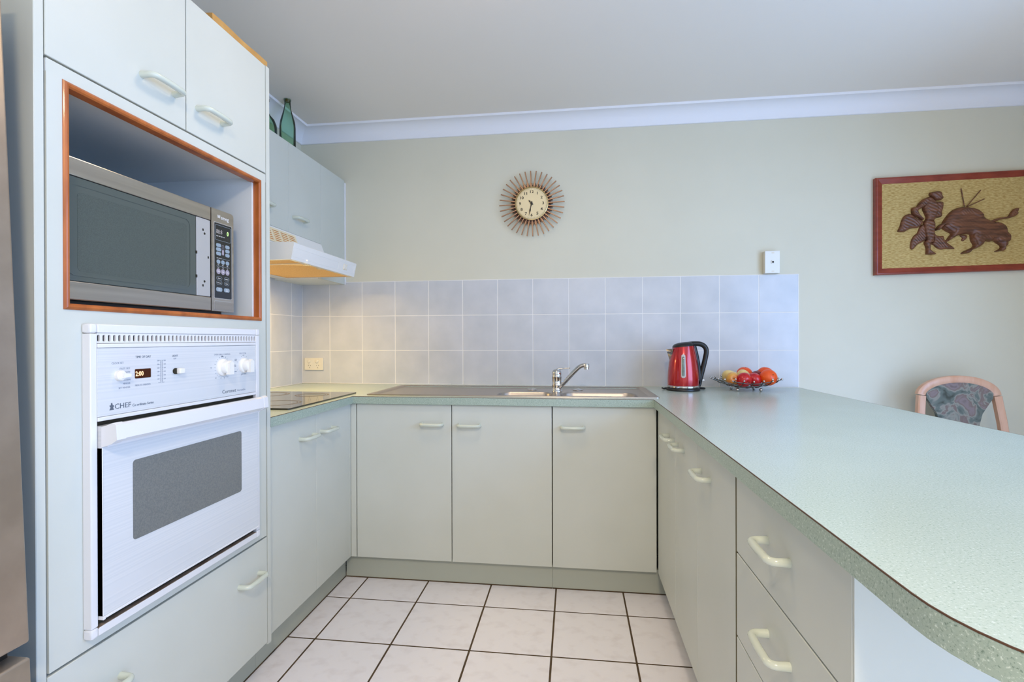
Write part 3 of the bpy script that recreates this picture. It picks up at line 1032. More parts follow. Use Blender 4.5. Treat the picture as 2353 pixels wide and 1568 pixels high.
# ------------------------------------------------------------------ microwave
mw = thing('microwave', (.4, -1.66, 1.1935), 'stainless steel microwave oven in the timber-trimmed niche', 'microwave')
MX = .580
MY0, MY1, MZ0, MZ1 = -1.926, -1.394, 1.2105, 1.5125
box('body', M['steel'], mw, .19, MX - .034, MY0 + .004, MY1 - .004, MZ0 + .002, MZ1 - .002, .003)
dm = box('door', M['black'], mw, MX - .033, MX - .004, MY0, -1.4905, MZ0 + .001, MZ1 - .001, .002)
box('top_rail', M['steel'], dm, MX - .012, MX, MY0, -1.4905, 1.4735, MZ1, .002)
box('bottom_rail', M['steel'], dm, MX - .012, MX, MY0, -1.4905, MZ0, 1.2500, .002)
wn = box('window', M['mw_glass'], dm, MX - .006, MX - .0022, MY0 + .006, -1.5455, 1.2508, 1.4728, .001, 1)
MB().slab([rrect(-1.905, -1.562, 1.262, 1.4615, .022), rrect(-1.899, -1.568, 1.268, 1.4555, .018)], 0, .0009, FX(MX - .0022)).make('window_moulding', M['mw_glass'], wn)
MB().slab([rrect(-1.880, -1.578, 1.272, 1.4420, .010)], 0, .0003, FX(MX - .0022)).make('perforated_screen', M['mw_mesh'], wn)
lp = box('latch_strip', M['latch'], dm, MX - .006, MX - .0012, -1.5435, -1.4915, 1.2510, 1.4725, .001, 1)
b = MB()
for y, z in ((-1.520, 1.440), (-1.500, 1.364), (-1.521, 1.281)):
    b.box(MX - .0014, MX - .0008, y - .0025, y + .0025, z - .0032, z + .0032)
for y, z in ((-1.514, 1.430), (-1.515, 1.293)):
    b.lathe([(.0034, 0), (.0034, .0006), (0, .0007)], (MX - .0014, y, z), 14, RX)
for z in (1.372, 1.305):
    b.box(MX - .0030, MX - .0006, -1.5475, -1.5425, z - .004, z + .004)
stuff(b.make('latch_holes', M['dark'], lp))
cpm = MB().slab([[(-1.4885, MZ0), (-1.4885, MZ1)] + [(-1.394 - .010 + .010 * math.cos(a), MZ1 - .010 + .010 * math.sin(a)) for a in (PI / 2, PI / 3, PI / 6, 0)] + [(-1.394, MZ0)]],
                -.030, 0, FX(MX)).make('control_panel', M['steel'], mw)
MB().slab([rrect(-1.4790, -1.4025, 1.2480, 1.4740, .003), rrect(-1.4775, -1.4040, 1.2495, 1.4725, .003)], 0, .0007, FX(MX)).make('panel_rim', M['latch'], cpm)
pb = MB().slab([rrect(-1.4778, -1.4037, 1.2492, 1.4728, .003)], 0, .0004, FX(MX)).make('keypad', M['panel_black'], cpm)
fk = FX(MX + .0004)
MB().slab([rrect(-1.4740, -1.4070, 1.4215, 1.4670, .005), rrect(-1.4733, -1.4077, 1.4222, 1.4663, .0045)], 0, .0003, fk).make('display_outline', M['btn'], pb)
text('88:8', .0180, fk, -1.4695, 1.4415, M['led_off'], pb, 'LEFT', 'display_digits', sx=.82)
text('0', .0185, fk, -1.4245, 1.4415, M['led_green'], pb, 'LEFT', 'display_digit', sx=.85)
text('Wgt  Def  Meal  Lock', .0040, fk, -1.4690, 1.4330, M['inkw'], pb, 'LEFT')
for z in (1.407, 1.3945, 1.382):
    for y, w in ((-1.460, .0105), (-1.4225, .0095)):
        MB().slab([rrect(y - w, y + w, z - .0052, z + .0052, .005)], 0, .0006, fk).make('button', M['btn'], pb)
MB().slab([rrect(-1.4450, -1.4380, 1.3800, 1.3955, .0034)], 0, .0006, fk).make('button', M['btn2'], pb)
MB().slab([rrect(-1.4455, -1.4375, 1.3795, 1.4105, .0038), rrect(-1.4448, -1.4382, 1.3802, 1.4098, .0032)], 0, .0004, fk).make('button_outline', M['btn2'], pb)
for y in (-1.461, -1.442, -1.4225):
    MB().slab([ellipse(y, 1.3580, .0078, .0064)], 0, .0006, fk).make('button', M['btn'], pb)
    MB().slab([ellipse(y, 1.3295, .0085, .0085)], 0, .0006, fk).make('button', M['btn2'], pb)
for s, y in (('10m', -1.461), ('1m', -1.442), ('10s', -1.4225)):
    text(s, .0062, FX(MX + .001), y, 1.3273, M['inkw'], pb, 'CENTER')
for s, y in (('Hour', -1.461), ('Tens', -1.442), ('Sec', -1.4225)):
    text(s, .0036, fk, y, 1.3405, M['inkw'], pb, 'CENTER')
for s, y in (('Fast', -1.461), ('Multi', -1.442), ('Melt', -1.4225)):
    text(s, .0036, fk, y, 1.3475, M['inkw'], pb, 'CENTER')
text('Auto Defrost', .0038, fk, -1.4680, 1.3675, M['inkw'], pb)
b = MB()
b.box(MX + .0004, MX + .0007, -1.4470, -1.4130, 1.3680, 1.3687).box(MX + .0004, MX + .0007, -1.4690, -1.4130, 1.3445, 1.3452)
stuff(b.make('rule_lines', M['btn'], pb))
for z in (1.3090, 1.2955):
    for y, w, s in ((-1.4575, .0115, ('Power', 'Memory')[z < 1.3]), (-1.4258, .0105, ('Defrost', 'Clock')[z < 1.3])):
        MB().slab([rrect(y - w, y + w, z - .0055, z + .0055, .005), rrect(y - w + .0006, y + w - .0006, z - .0049, z + .0049, .0045)], 0, .0004, fk).make('button_outline', M['btn'], pb)
        text(s, .0044, fk, y, z - .0016, M['inkw'], pb, 'CENTER')
for y, w, s in ((-1.4580, .0125, 'Stop\nClear'), (-1.4258, .0120, 'Start\nQuick')):
    MB().slab([rrect(y - w, y + w, 1.2695, 1.2815, .005)], 0, .0006, fk).make('button', M['btn'], pb)
    text(s, .0042, FX(MX + .001), y, 1.2762, M['inkw'], pb, 'CENTER')
MB().slab([rrect(-1.4785, -1.4045, 1.2125, 1.2415, .004), rrect(-1.4772, -1.4058, 1.2138, 1.2402, .0032)], 0, .0008, FX(MX)).make('door_button_rim', M['latch'], cpm)
MB().slab([rrect(-1.4770, -1.4060, 1.2140, 1.2400, .003)], 0, .0018, FX(MX)).make('door_button', M['steel'], cpm)
text('smeg', .0165, FX(MX), -1.4495, 1.4865, M['inkw'], cpm, 'LEFT', 'lettering', ext=.0003)
b = MB()
b.box(MX, MX + .0005, -1.4640, -1.4530, 1.4890, 1.4905).box(MX, MX + .0005, -1.4630, -1.4520, 1.4920, 1.4935)
for i in range(3):
    b.lathe([(.0014, 0), (.0014, .0005), (0, .0006)], (MX, -1.4625 + i * .0045, 1.4955), 10, RX)
b.make('emblem', M['inkw'], cpm)
box('base_grille', M['black'], mw, .20, MX - .022, MY0 + .02, MY1 - .025, 1.2010, MZ0 + .0015, .002)
for x in (.25, .53):
    for y in (MY0 + .06, MY1 - .06):
        MB().lathe([(.014, 0), (.015, .009), (0, .009)], (x, y, 1.1935), 16).make('foot', M['black'], mw)

# ------------------------------------------------------------------ range hood
hd = thing('range_hood', (.25, -.58, 1.46), 'white range hood with lit amber filter below the wall cabinets', 'range hood')
HY0, HY1 = -.879, -.2835
sec = [(.010, 1.4635), (.4600, 1.4635), (.4740, 1.5310), (.4700, 1.5345), (.3140, 1.5380), (.2745, 1.6415), (.010, 1.6415)]
hb_ = MB(); bm = hb_.bm
# body as a closed shell with an open underside recess
ra = [bm.verts.new((x, HY0, z)) for x, z in sec]
rb = [bm.verts.new((x, HY1, z)) for x, z in sec]
for i in range(1, len(sec)):
    j = (i + 1) % len(sec)
    bm.faces.new((ra[i], ra[j], rb[j], rb[i]))
bm.faces.new(ra); bm.faces.new(list(reversed(rb)))
hb_.make('body', M['hood'], hd, angle=25)
MB().slab([rect(.010, .4600, HY0, HY1), rect(.080, .440, HY0 + .02, HY1 - .012)], -.0012, .0, FZ(1.4635)).make('underside', M['hood'], hd)
fl1 = MB().slab([rect(.078, .442, -.752, HY1 - .010)], 0, .004, FZ(1.4650)).make('filter', M['filter'], hd)
fl2 = MB().slab([rect(.078, .442, HY0 + .018, -.760)], 0, .004, FZ(1.4650)).make('lamp_cover', M['filter'], hd)
box('filter_bar', M['hood_cream'], hd, .078, .442, -.761, -.751, 1.4600, 1.4660, .001, 1)
b = MB()
for y in (-.72, -.60, -.30):
    b.box(.425, .452, y - .012, y + .012, 1.4605, 1.4640, .0008, 1)
stuff(b.make('filter_clips', M['hood_cream'], hd))
# front face lines and switch plate
hn = (.4740 - .4600) / (1.5310 - 1.4635)
fh = lambda u, v, d: (.4600 + (v - 1.4635) * hn + d, u, v)
MB().slab([rrect(-.873, -.4750, 1.4750, 1.5120, .003), rrect(-.872, -.4760, 1.4758, 1.5112, .0025)], 0, .0006, fh).make('front_moulding', M['white_plastic'], hd)
sp = MB().slab([rrect(-.4700, -.3020, 1.4735, 1.5190, .003), rrect(-.4693, -.3027, 1.4742, 1.5183, .0028)], 0, .0006, fh).make('switch_plate', M['white_plastic'], hd)
for y in (-.412, -.390):
    s_ = MB().slab([rrect(y - .009, y + .009, 1.4840, 1.5110, .0015)], 0, .0012, fh).make('switch', M['hood_cream'], hd)
    MB().slab([[(y - .0065, 1.4865), (y + .0065, 1.4865), (y + .0065, 1.5085), (y - .0065, 1.5085)]], .001, .005, fh).make('rocker', M['white_plastic'], s_)
# vent grille on the sloping upper face
gs = (.3140 - .2745) / (1.6415 - 1.5380)
fg = lambda u, v, d: (.2745 + (1.6415 - v) * gs + d, u, v)
sl = []
for y0, y1 in ((-.866, -.812), (-.806, -.752), (-.742, -.688), (-.678, -.622), (-.616, -.560)):
    for i in range(6):
        z = 1.6210 - i * .0092
        sl.append(rect(y0 + .002, y1 - .002, z - .0019, z + .0019))
vg = MB().slab([rect(-.872, -.548, 1.5640, 1.6330)] + sl, .0004, .0032, fg).make('vent_grille', M['hood_cream'], hd)
MB().slab([rect(-.868, -.552, 1.5660, 1.6300)], 0, .0009, fg).make('grille_cavity', M['slot'], vg)
hl = area('hood_lamp_light', (.27, -.66, 1.457), (0.05, -.1, -1), .26, .36, 6.0, (1.0, 0.70, 0.26))

# ------------------------------------------------------------------ hob
hob = thing('cooktop', (.34, -.80, ZB), 'black ceramic glass cooktop set in the benchtop beside the tall cabinet', 'cooktop')
MB().slab([rrect(.075, .574, -1.085, -.505, .008)], .0003, .006, FZ(ZB)).make('glass', M['glass_black'], hob)
for cx_, cy_, r_ in ((.43, -.94, .095), (.22, -.94, .075), (.42, -.645, .075), (.20, -.645, .095)):
    MB().slab([ellipse(cx_, cy_, r_, r_, 48), ellipse(cx_, cy_, r_ - .007, r_ - .007, 48)], .0060, .0062, FZ(ZB)).make('heat_ring', M['ring'], hob)
    MB().slab([ellipse(cx_, cy_, r_ - .014, r_ - .014, 48), ellipse(cx_, cy_, r_ - .018, r_ - .018, 48)], .0060, .0062, FZ(ZB)).make('heat_ring', M['ring'], hob)

# ------------------------------------------------------------------ fridge (leaning back slightly on its front feet)
fr_ = thing('fridge', (.35, -2.42, 0), 'stainless steel fridge at the left edge next to the tall cabinet', 'fridge')
lean = .0445


def ffr(b):
    for v in b.bm.verts:
        v.co.x -= lean * (v.co.z - .5)
    return b


ffr(MB().box(.09, .615, -2.765, -2.056, .03, 1.74, .004)).make('body', M['black'], fr_)
ffr(MB().box(.622, .678, -2.770, -2.052, .592, 1.775, .005, 3)).make('upper_door', M['fridge'], fr_)
ffr(MB().box(.622, .678, -2.770, -2.052, .06, .566, .005, 3)).make('freezer_door', M['fridge'], fr_)
ffr(MB().box(.612, .640, -2.760, -2.060, .560, .598)).make('door_gasket', M['black'], fr_)
for y in (-2.72, -2.10):
    MB().lathe([(.02, 0), (.02, .045), (0, .045)], (.56, y, 0), 12).make('foot', M['black'], fr_)
    MB().lathe([(.02, 0), (.02, .06), (0, .06)], (.16, y, 0), 12).make('foot', M['black'], fr_)

# ------------------------------------------------------------------ sink
sk = thing('kitchen_sink', (1.33, -.33, ZB), 'stainless steel double-bowl sink with drainer in the benchtop', 'sink')
ZS = ZB + .0035


def loft(loops, closed_bottom=True):
    """loops: list of (list of (x,y), z) of equal length"""
    b = MB(); bm = b.bm
    rows = [[bm.verts.new((p[0], p[1], z)) for p in lp] for lp, z in loops]
    n = len(rows[0])
    for a, c in zip(rows, rows[1:]):
        for k in range(n):
            bm.faces.new((a[k], a[(k + 1) % n], c[(k + 1) % n], c[k]))
    if closed_bottom:
        bm.faces.new(rows[-1])
    return b


# rolled rim
RI = .034
loft([(rrect(SX0, SX1, SY0, SY1, .012, 6), ZB + .0002), (rrect(SX0 + .0005, SX1 - .0005, SY0 + .0005, SY1 - .0005, .012, 6), ZS),
      (rrect(SX0 + .004, SX1 - .004, SY0 + .004, SY1 - .004, .014, 6), ZS + .0016),
      (rrect(SX0 + .024, SX1 - .024, SY0 + .020, SY1 - .020, .022, 6), ZS + .0006),
      (rrect(SX0 + RI, SX1 - RI, SY0 + .028, SY1 - .028, .026, 6), ZS - .006)], False).make('rim', M['sink'], sk, angle=50, normals=False)
IX0, IX1, IY0, IY1 = SX0 + RI, SX1 - RI, SY0 + .028, SY1 - .028
bw = [rrect(1.262, 1.527, -.5400, -.3520, .05, 6), rrect(1.562, 1.925, -.5400, -.3420, .06, 6)]
MB().slab([rrect(IX0, IX1, IY0, IY1, .026, 6)] + bw, -.0010, 0, FZ(ZS - .006)).make('deck', M['sink'], sk)
for (a, c, y0, y1, r), dep in (((1.262, 1.527, -.54, -.352, .05), .14), ((1.562, 1.925, -.54, -.342, .06), .16)):
    z = ZS - .006
    loft([(rrect(a, c, y0, y1, r, 6), z), (rrect(a + .004, c - .004, y0 + .004, y1 - .004, r, 6), z - .006),
          (rrect(a + .010, c - .010, y0 + .010, y1 - .010, r, 6), z - dep * .85), (rrect(a + .03, c - .03, y0 + .03, y1 - .03, r * .6, 6), z - dep)]).make('bowl', M['sink'], sk, angle=50, normals=False)
    MB().lathe([(.030, 0), (.032, .002), (.02, .003), (0, .001)], ((a + c) / 2, (y0 + y1) / 2, z - dep + .0005), 24).make('waste', M['chrome'], sk)
for x, lab in ((1.412, 'round steel sink plug lying left of the mixer tap'), (1.648, 'round steel sink plug lying right of the mixer tap')):
    pl = MB().lathe([(.026, 0), (.027, .003), (.022, .006), (.008, .0075), (.006, .010), (0, .0105)], (x, -.232, ZS - .0060), 24)
    tag(pl.make('sink_plug', M['chrome'], None, origin=(x, -.232, ZS - .006)), lab, 'sink plug', 'sink plugs')

# ------------------------------------------------------------------ mixer tap
TX, TY, TZ = 1.5425, -.300, ZS - .006
tp = thing('mixer_tap', (TX, TY, TZ), 'chrome single-lever mixer tap between the sink bowls', 'tap')
MB().lathe([(.0265, 0), (.0265, .004), (.0245, .006), (.0238, .030), (.0250, .032), (.0250, .034), (.0238, .036), (.0238, .071), (.0252, .073), (.0252, .076), (.0235, .078), (.0235, .086), (0, .087)],
           (TX, TY, TZ), 32).make('body', M['chrome'], tp, angle=50)
MB().lathe([(.0240, .086), (.0245, .092), (.0225, .103), (.0165, .110), (.006, .1135), (0, .114)], (TX, TY, TZ), 32).make('cartridge_cap', M['chrome'], tp, angle=60)
lv = smooth_path([(TX - .012, TY, TZ + .100), (TX + .004, TY - .002, TZ + .112), (TX + .030, TY - .004, TZ + .1165), (TX + .058, TY - .006, TZ + .1185), (TX + .0675, TY - .006, TZ + .1190)], 5)
MB().tube(lv, [.011 - .0065 * min(1, i / 12) for i in range(len(lv))][:-3] + [.0046, .0052, .0040], 12, flat=.6).make('lever', M['chrome'], tp, angle=60)
MB().sphere((TX + .0145, TY - .0205, TZ + .092), .0035, (1, .5, 1)).make('hot_cold_dot', mat('red_dot', (150, 20, 16), .3), tp)
spt = smooth_path([(TX + .010, TY - .012, TZ + .018), (TX + .045, TY - .020, TZ + .055), (TX + .085, TY - .030, TZ + .100), (TX + .112, TY - .036, TZ + .126), (TX + .132, TY - .040, TZ + .1345), (TX + .148, TY - .042, TZ + .1355)], 6)
MB().tube(spt, .0105, 16).make('spout', M['chrome'], tp, angle=60)
MB().lathe([(.0120, .012), (.0135, .010), (.0135, -.006), (.0115, -.0075), (.0115, -.016), (.009, -.017), (0, -.016)], (TX + .148, TY - .042, TZ + .131), 24).make('aerator', M['chrome'], tp, angle=50)

# ------------------------------------------------------------------ kettle
KX, KY = 2.180, -.205
kt = thing('electric_kettle', (KX, KY, ZB), 'glossy red electric kettle with black handle on the benchtop', 'kettle')
MB().lathe([(.079, 0), (.082, .003), (.082, .010), (.079, .014), (.060, .015), (0, .015)], (KX, KY, ZB + .0002), 48).make('power_base', M['black'], kt)
MB().lathe([(.0765, .015), (.0785, .017), (.0785, .024), (.0765, .0265), (0, .0265)], (KX, KY, ZB), 48).make('chrome_band', M['chrome'], kt)
prof = [(.0755, .0265), (.0768, .032), (.0766, .060), (.0740, .100), (.0695, .140), (.0635, .175), (.0570, .205), (.0525, .2225)]
kb = MB().lathe(prof, (KX, KY, ZB), 64)
for v in kb.bm.verts:
    t = max(0, (v.co.z - ZB - .14) / .0825)
    v.co.z += t * (v.co.x - KX) * .10
kb.make('body', M['red'], kt, angle=60)
ld = MB().lathe([(.0525, .2225), (.0510, .2310), (.042, .2395), (.022, .2440), (0, .2450)], (KX, KY, ZB), 48)
for v in ld.bm.verts:
    v.co.z += (v.co.x - KX) * .12
ld.make('lid', M['black'], kt, angle=60)
# spout: pointed lip on the left
b = MB(); bm = b.bm
sp_ = [((KX - .052, KY - .026, ZB + .212), (KX - .084, KY, ZB + .2085), (KX - .052, KY + .026, ZB + .212)),
       ((KX - .058, KY - .020, ZB + .180), (KX - .076, KY, ZB + .184), (KX - .058, KY + .020, ZB + .180)),
       ((KX - .062, KY - .006, ZB + .150), (KX - .0655, KY, ZB + .150), (KX - .062, KY + .006, ZB + .150))]
rows = [[bm.verts.new(p) for p in row] for row in sp_]
for a, c in zip(rows, rows[1:]):
    for k in range(2):
        bm.faces.new((a[k], a[k + 1], c[k + 1], c[k]))
bm.faces.new(rows[0])
for k in ((0, 0), (0, 2)):
    pass
b.make('spout', M['chrome'], kt, angle=20)
# handle: from the lid over and down to the foot
hp = smooth_path([(KX + .020, KY, ZB + .234), (KX + .055, KY, ZB + .2370), (KX + .085, KY, ZB + .2350), (KX + .106, KY, ZB + .2220), (KX + .1140, KY, ZB + .200),
                  (KX + .109, KY, ZB + .165), (KX + .100, KY, ZB + .125), (KX + .090, KY, ZB + .085), (KX + .080, KY, ZB + .045), (KX + .073, KY, ZB + .022)], 5)
MB().tube(hp, .0125, 14).make('handle', M['black'], kt, angle=60)
sp2 = smooth_path([(KX + .0520, KY, ZB + .226), (KX + .0625, KY, ZB + .185), (KX + .0725, KY, ZB + .130), (KX + .0775, KY, ZB + .080), (KX + .0785, KY, ZB + .030)], 5)
MB().tube(sp2, .0125, 14).make('handle_spine', M['black'], kt, angle=60)
MB().slab([[(KX + .076, ZB + .0480), (KX + .104, ZB + .0500), (KX + .102, ZB + .0570), (KX + .076, ZB + .0560)]], .0, .012, FY(KY + .006)).make('switch_lever', M['white_plastic'], kt)


def on_kettle(u, z, d):
    """u: angle across the front of the kettle body"""
    r0 = prof[0][0]
    for (ra_, za), (rb_, zb) in zip(prof, prof[1:]):
        if za <= z <= zb:
            r0 = ra_ + (rb_ - ra_) * (z - za) / (zb - za)
    a = u
    return (KX + (r0 + d) * math.sin(a), KY - (r0 + d) * math.cos(a), ZB + z)


def gauge(u0, u1, z0, z1, d0, d1, name, m, rnd):
    b = MB(); bm = b.bm
    nu, nz = 8, 16
    g0 = {}
    for i in range(nu + 1):
        for j in range(nz + 1):
            uu = u0 + (u1 - u0) * i / nu; zz = z0 + (z1 - z0) * j / nz
            ex = abs(i / nu * 2 - 1); ez = max(0, abs((j / nz * 2 - 1)) - (1 - rnd)) / rnd
            fall = 1 if ex ** 2 * .99 + ez ** 2 <= 1.02 else 0
            if ez > 0:
                uu = (u0 + u1) / 2 + (uu - (u0 + u1) / 2) * max(.35, math.sqrt(max(0, 1 - ez * ez)))
            g0[i, j] = bm.verts.new(on_kettle(uu, zz, d1 if (0 < i < nu and 0 < j < nz) else d0))
    for i in range(nu):
        for j in range(nz):
            bm.faces.new((g0[i, j], g0[i + 1, j], g0[i + 1, j + 1], g0[i, j + 1]))
    return b.make(name, m, kt, angle=60)


gauge(-.355, -.020, .066, .186, -.001, .0022, 'gauge_rim', M['gauge_rim'], .10)
gauge(-.285, -.095, .075, .176, .0015, .0034, 'water_gauge', M['gauge'], .06)
cd = smooth_path([(KX + .070, KY + .02, ZB + .010), (KX + .100, KY + .005, ZB + .012), (KX + .112, KY + .035, ZB + .006), (KX + .085, KY + .075, ZB + .005), (KX + .02, KY + .10, ZB + .005),
                  (KX - .05, KY + .085, ZB + .005), (KX - .090, KY + .03, ZB + .006), (KX - .105, KY - .012, ZB + .012)], 6)
MB().tube(cd, .0042, 8).make('power_cord', M['cord'], kt, angle=60)

# ------------------------------------------------------------------ wire fruit bowl
BX, BY = 2.490, -.185
fb = thing('wire_fruit_bowl', (BX, BY, ZB), 'shallow chrome wire fruit bowl with ball tips beside the kettle', 'fruit bowl')


def bowl_z(x, y):
    return ZB + .0150 + .045 * (x / .165) ** 2 + .034 * (y / .115) ** 2


for j, y in enumerate((-.100, -.062, -.022, .022, .062, .100)):
    hl_ = .165 if abs(y) < .03 else (.150 if abs(y) < .07 else .092)
    pts = [(BX + hl_ * (i / 12 * 2 - 1), BY + y, bowl_z(hl_ * (i / 12 * 2 - 1), y)) for i in range(13)]
    wv = MB().tube(pts, .0023, 8).make('wire', M['wire'], fb, angle=60)
    for e_ in (pts[0], pts[-1]):
        MB().sphere(e_, .0046, n=12).make('ball_tip', M['chrome'], wv)
for i, x in enumerate((-.125, -.085, -.045, 0.0, .045, .085, .125)):
    hl_ = .118 if abs(x) < .09 else .085
    pts = [(BX + x, BY + hl_ * (k / 10 * 2 - 1), bowl_z(x, hl_ * (k / 10 * 2 - 1)) - .0034) for k in range(11)]
    pts[0] = (pts[0][0], pts[0][1], pts[0][2] + .006); pts[-1] = (pts[-1][0], pts[-1][1], pts[-1][2] + .006)
    wv = MB().tube(pts, .0019, 8).make('cross_wire', M['wire'], fb, angle=60)
    for e_ in (pts[0], pts[-1]):
        MB().sphere(e_, .0046, n=12).make('ball_tip', M['chrome'], wv)
for x in (-.055, .055):
    for y in (-.050, .050):
        MB().sphere((BX + x, BY + y, ZB + .0080), .0080, n=14).make('ball_foot', M['chrome'], fb)


def apple(name, m, c, r, ax, label, stalk=True):
    o = thing(name, c, label, name.split('_')[-1], 'fruit in the wire bowl')
    q = Vector((0, 0, 1)).rotation_difference(Vector(ax)).to_matrix()
    pr = []
    for i in range(19):
        a = PI * i / 18
        rr = math.sin(a) * (1 + .10 * math.cos(a))
        zz = -math.cos(a) * .92
        dip = math.exp(-(math.sin(a) / .28) ** 2)
        zz -= (.26 if zz > 0 else -.13) * dip
        pr.append((r * max(rr, 0), r * zz))
    pr[0] = (0, pr[0][1]); pr[-1] = (0, pr[-1][1])
    MB().lathe(pr, c, 28, q).make('flesh', m, o, angle=80)
    if stalk:
        t0 = Vector(c) + q @ Vector((0, 0, r * .62)); t1 = Vector(c) + q @ Vector((r * .06, 0, r * 1.02))
        MB().tube([t0, t1], .0016, 6).make('stalk', M['stalk'], o)
    return o


def orange(c, r, ax, label):
    o = thing('orange', c, label, 'orange', 'fruit in the wire bowl')
    q = Vector((0, 0, 1)).rotation_difference(Vector(ax)).to_matrix()
    pr = []
    for i in range(17):
        a = PI * i / 16
        zz = -math.cos(a) * .94
        if zz > 0:
            zz -= .07 * math.exp(-(math.sin(a) / .16) ** 2)
        pr.append((r * math.sin(a) if 0 < i < 16 else 0, r * zz))
    MB().lathe(pr, c, 28, q).make('peel', M['orange'], o, angle=80)
    MB().lathe([(.0035, 0), (.0030, .0012), (0, .0016)], Vector(c) + q @ Vector((0, 0, r * .872)), 8, q).make('stem_scar', M['stalk'], o)
    return o


apple('yellow_apple', M['apple_yellow'], (2.415, -.225, ZB + .0620), .0325, (-.10, -.95, .12), 'yellow blushed apple at the left front of the wire bowl')
apple('red_apple', M['apple_red'], (2.462, -.250, ZB + .0580), .0365, (.32, -.88, -.28), 'bright red apple front and centre in the wire bowl')
apple('red_apple', M['apple_red'], (2.520, -.215, ZB + .0580), .0365, (.5, .5, .7), 'red apple right behind the front red apple, left of the big orange')
apple('red_apple', M['apple_dark'], (2.556, -.150, ZB + .0680), .0330, (.1, .3, .9), 'dark red apple half hidden between the oranges')
orange((2.582, -.232, ZB + .0700), .0405, (.25, -.80, .40), 'large orange at the right front of the wire bowl')
orange((2.600, -.140, ZB + .0800), .0390, (.2, -.1, .95), 'orange behind the large front orange at the right')
orange((2.503, -.128, ZB + .0790), .0390, (.1, -.2, .95), 'orange at the back centre of the wire bowl')
# two pale pears lying end to end behind the front apples


def pear(c, ax, r, label):
    o = thing('pear', c, label, 'pear', 'fruit in the wire bowl')
    q = Vector((0, 0, 1)).rotation_difference(Vector(ax)).to_matrix()
    pr = [(0, -1.0), (.30, -.98), (.62, -.86), (.86, -.60), (.96, -.25), (.93, .10), (.78, .48), (.58, .82), (.46, 1.12), (.36, 1.36), (.20, 1.50), (0, 1.54)]
    MB().lathe([(a * r, z * r) for a, z in pr], c, 24, q).make('flesh', M['pear'], o, angle=80)
    MB().tube([Vector(c) + q @ Vector((0, 0, r * 1.5)), Vector(c) + q @ Vector((r * .1, 0, r * 1.95))], .0018, 6).make('stalk', M['stalk'], o)


pear((2.414, -.172, ZB + .0710), (.90, .25, .12), .0335, 'pale yellow pear at the back left of the wire bowl')
pear((2.482, -.176, ZB + .0770), (.94, .10, -.26), .0290, 'pale yellow pear lying on its side behind the front red apple')

# ------------------------------------------------------------------ wall fittings
so = thing('power_socket', (.077, 0, .98), 'cream double power point on the splashback near the corner', 'power socket')
box('plate', M['jack_side'], so, .0185, .1365, -.009, .0, .9440, 1.0170, .0025)
MB().slab([rrect(.040, .114, .9520, 1.0100, .005), rrect(.0410, .1130, .9530, 1.0090, .0045)], 0, .0006, FY(-.009)).make('face_outline', M['hood_cream'], so)
RYm = Matrix(((1, 0, 0), (0, 0, -1), (0, 1, 0)))
for x in (.0475, .0985):
    MB().lathe([(.0092, 0), (.0092, .003), (.0075, .0045), (0, .0047)], (x, -.009, .9965), 24, RYm).make('switch', M['jack_side'], so)
    b = MB()
    xc = x + .0025
    b.slab([[(xc - .0085, .9700), (xc - .0055, .9755), (xc - .0038, .9747), (xc - .0068, .9692)]], 0, .0004, FY(-.009))
    b.slab([[(xc + .0085, .9700), (xc + .0055, .9755), (xc + .0038, .9747), (xc + .0068, .9692)]], 0, .0004, FY(-.009))
    b.box(xc - .001, xc + .001, -.0094, -.009, .9560, .9625)
    b.make('pin_slots', M['dark'], so)
ph = thing('phone_socket', (2.68, 0, 1.53), 'white telephone wall plate above the splashback', 'phone socket')
box('back_box', M['jack_side'], ph, 2.6395, 2.7155, -.022, WY - .0002, 1.4735, 1.5925, .003)
box('face_plate', M['white_plastic'], ph, 2.6400, 2.7150, -.030, -.022, 1.4740, 1.5920, .002)
b = MB()
b.box(2.671, 2.685, -.0345, -.030, 1.5250, 1.5420, .001)
b.make('jack', M['white_plastic'], ph)
box('jack_hole', M['dark'], ph, 2.674, 2.683, -.0348, -.0343, 1.5280, 1.5370)
b = MB()
for z in (1.5820, 1.4835):
    b.box(2.6725, 2.6865, -.0304, -.0300, z - .004, z + .004)
b.make('screw_slots', M['jack_side'], ph)

# ------------------------------------------------------------------ starburst clock
CX, CY, CZ = 1.394, -.030, 1.8930
ck = thing('wall_clock', (CX, 0, CZ), 'starburst wall clock with champagne dial and bronze rays', 'clock')
RC = Matrix(((1, 0, 0), (0, 0, -1), (0, 1, 0)))       # local z -> -Y
MB().lathe([(.060, 0), (.107, 0), (.109, .003), (.109, .012), (.106, .014), (0, .014)], (CX, WY, CZ), 48, RC).make('back_ring', M['choc'], ck)
sm = None
for i in range(36):
    a = 2 * PI * i / 36 + .03
    b = MB()
    b.box(.088, .1855, -.0032, .0032, .0245, .0300, .0010, 1)
    b.box(.100, .1195, -.0068, .0068, .012, .0180, .001, 1)
    ca, sa = math.cos(a), math.sin(a)
    for v in b.bm.verts:
        x, y, z = v.co
        v.co = (CX + x * ca - y * sa, WY - z, CZ + x * sa + y * ca)
    b.make('ray', M['bronze'], ck)
MB().lathe([(.0, .018), (.092, .018), (.0935, .030), (.0945, .036), (.0900, .0375), (.0885, .0335), (0, .0335)], (CX, WY, CZ), 64, RC).make('bezel', M['brass'], ck, angle=30)
di = MB().lathe([(.0, .0334), (.0884, .0334), (.0884, .0342), (0, .0342)], (CX, WY, CZ), 64, RC).make('dial', M['dial'], ck)
fc = FY(WY - .0342)
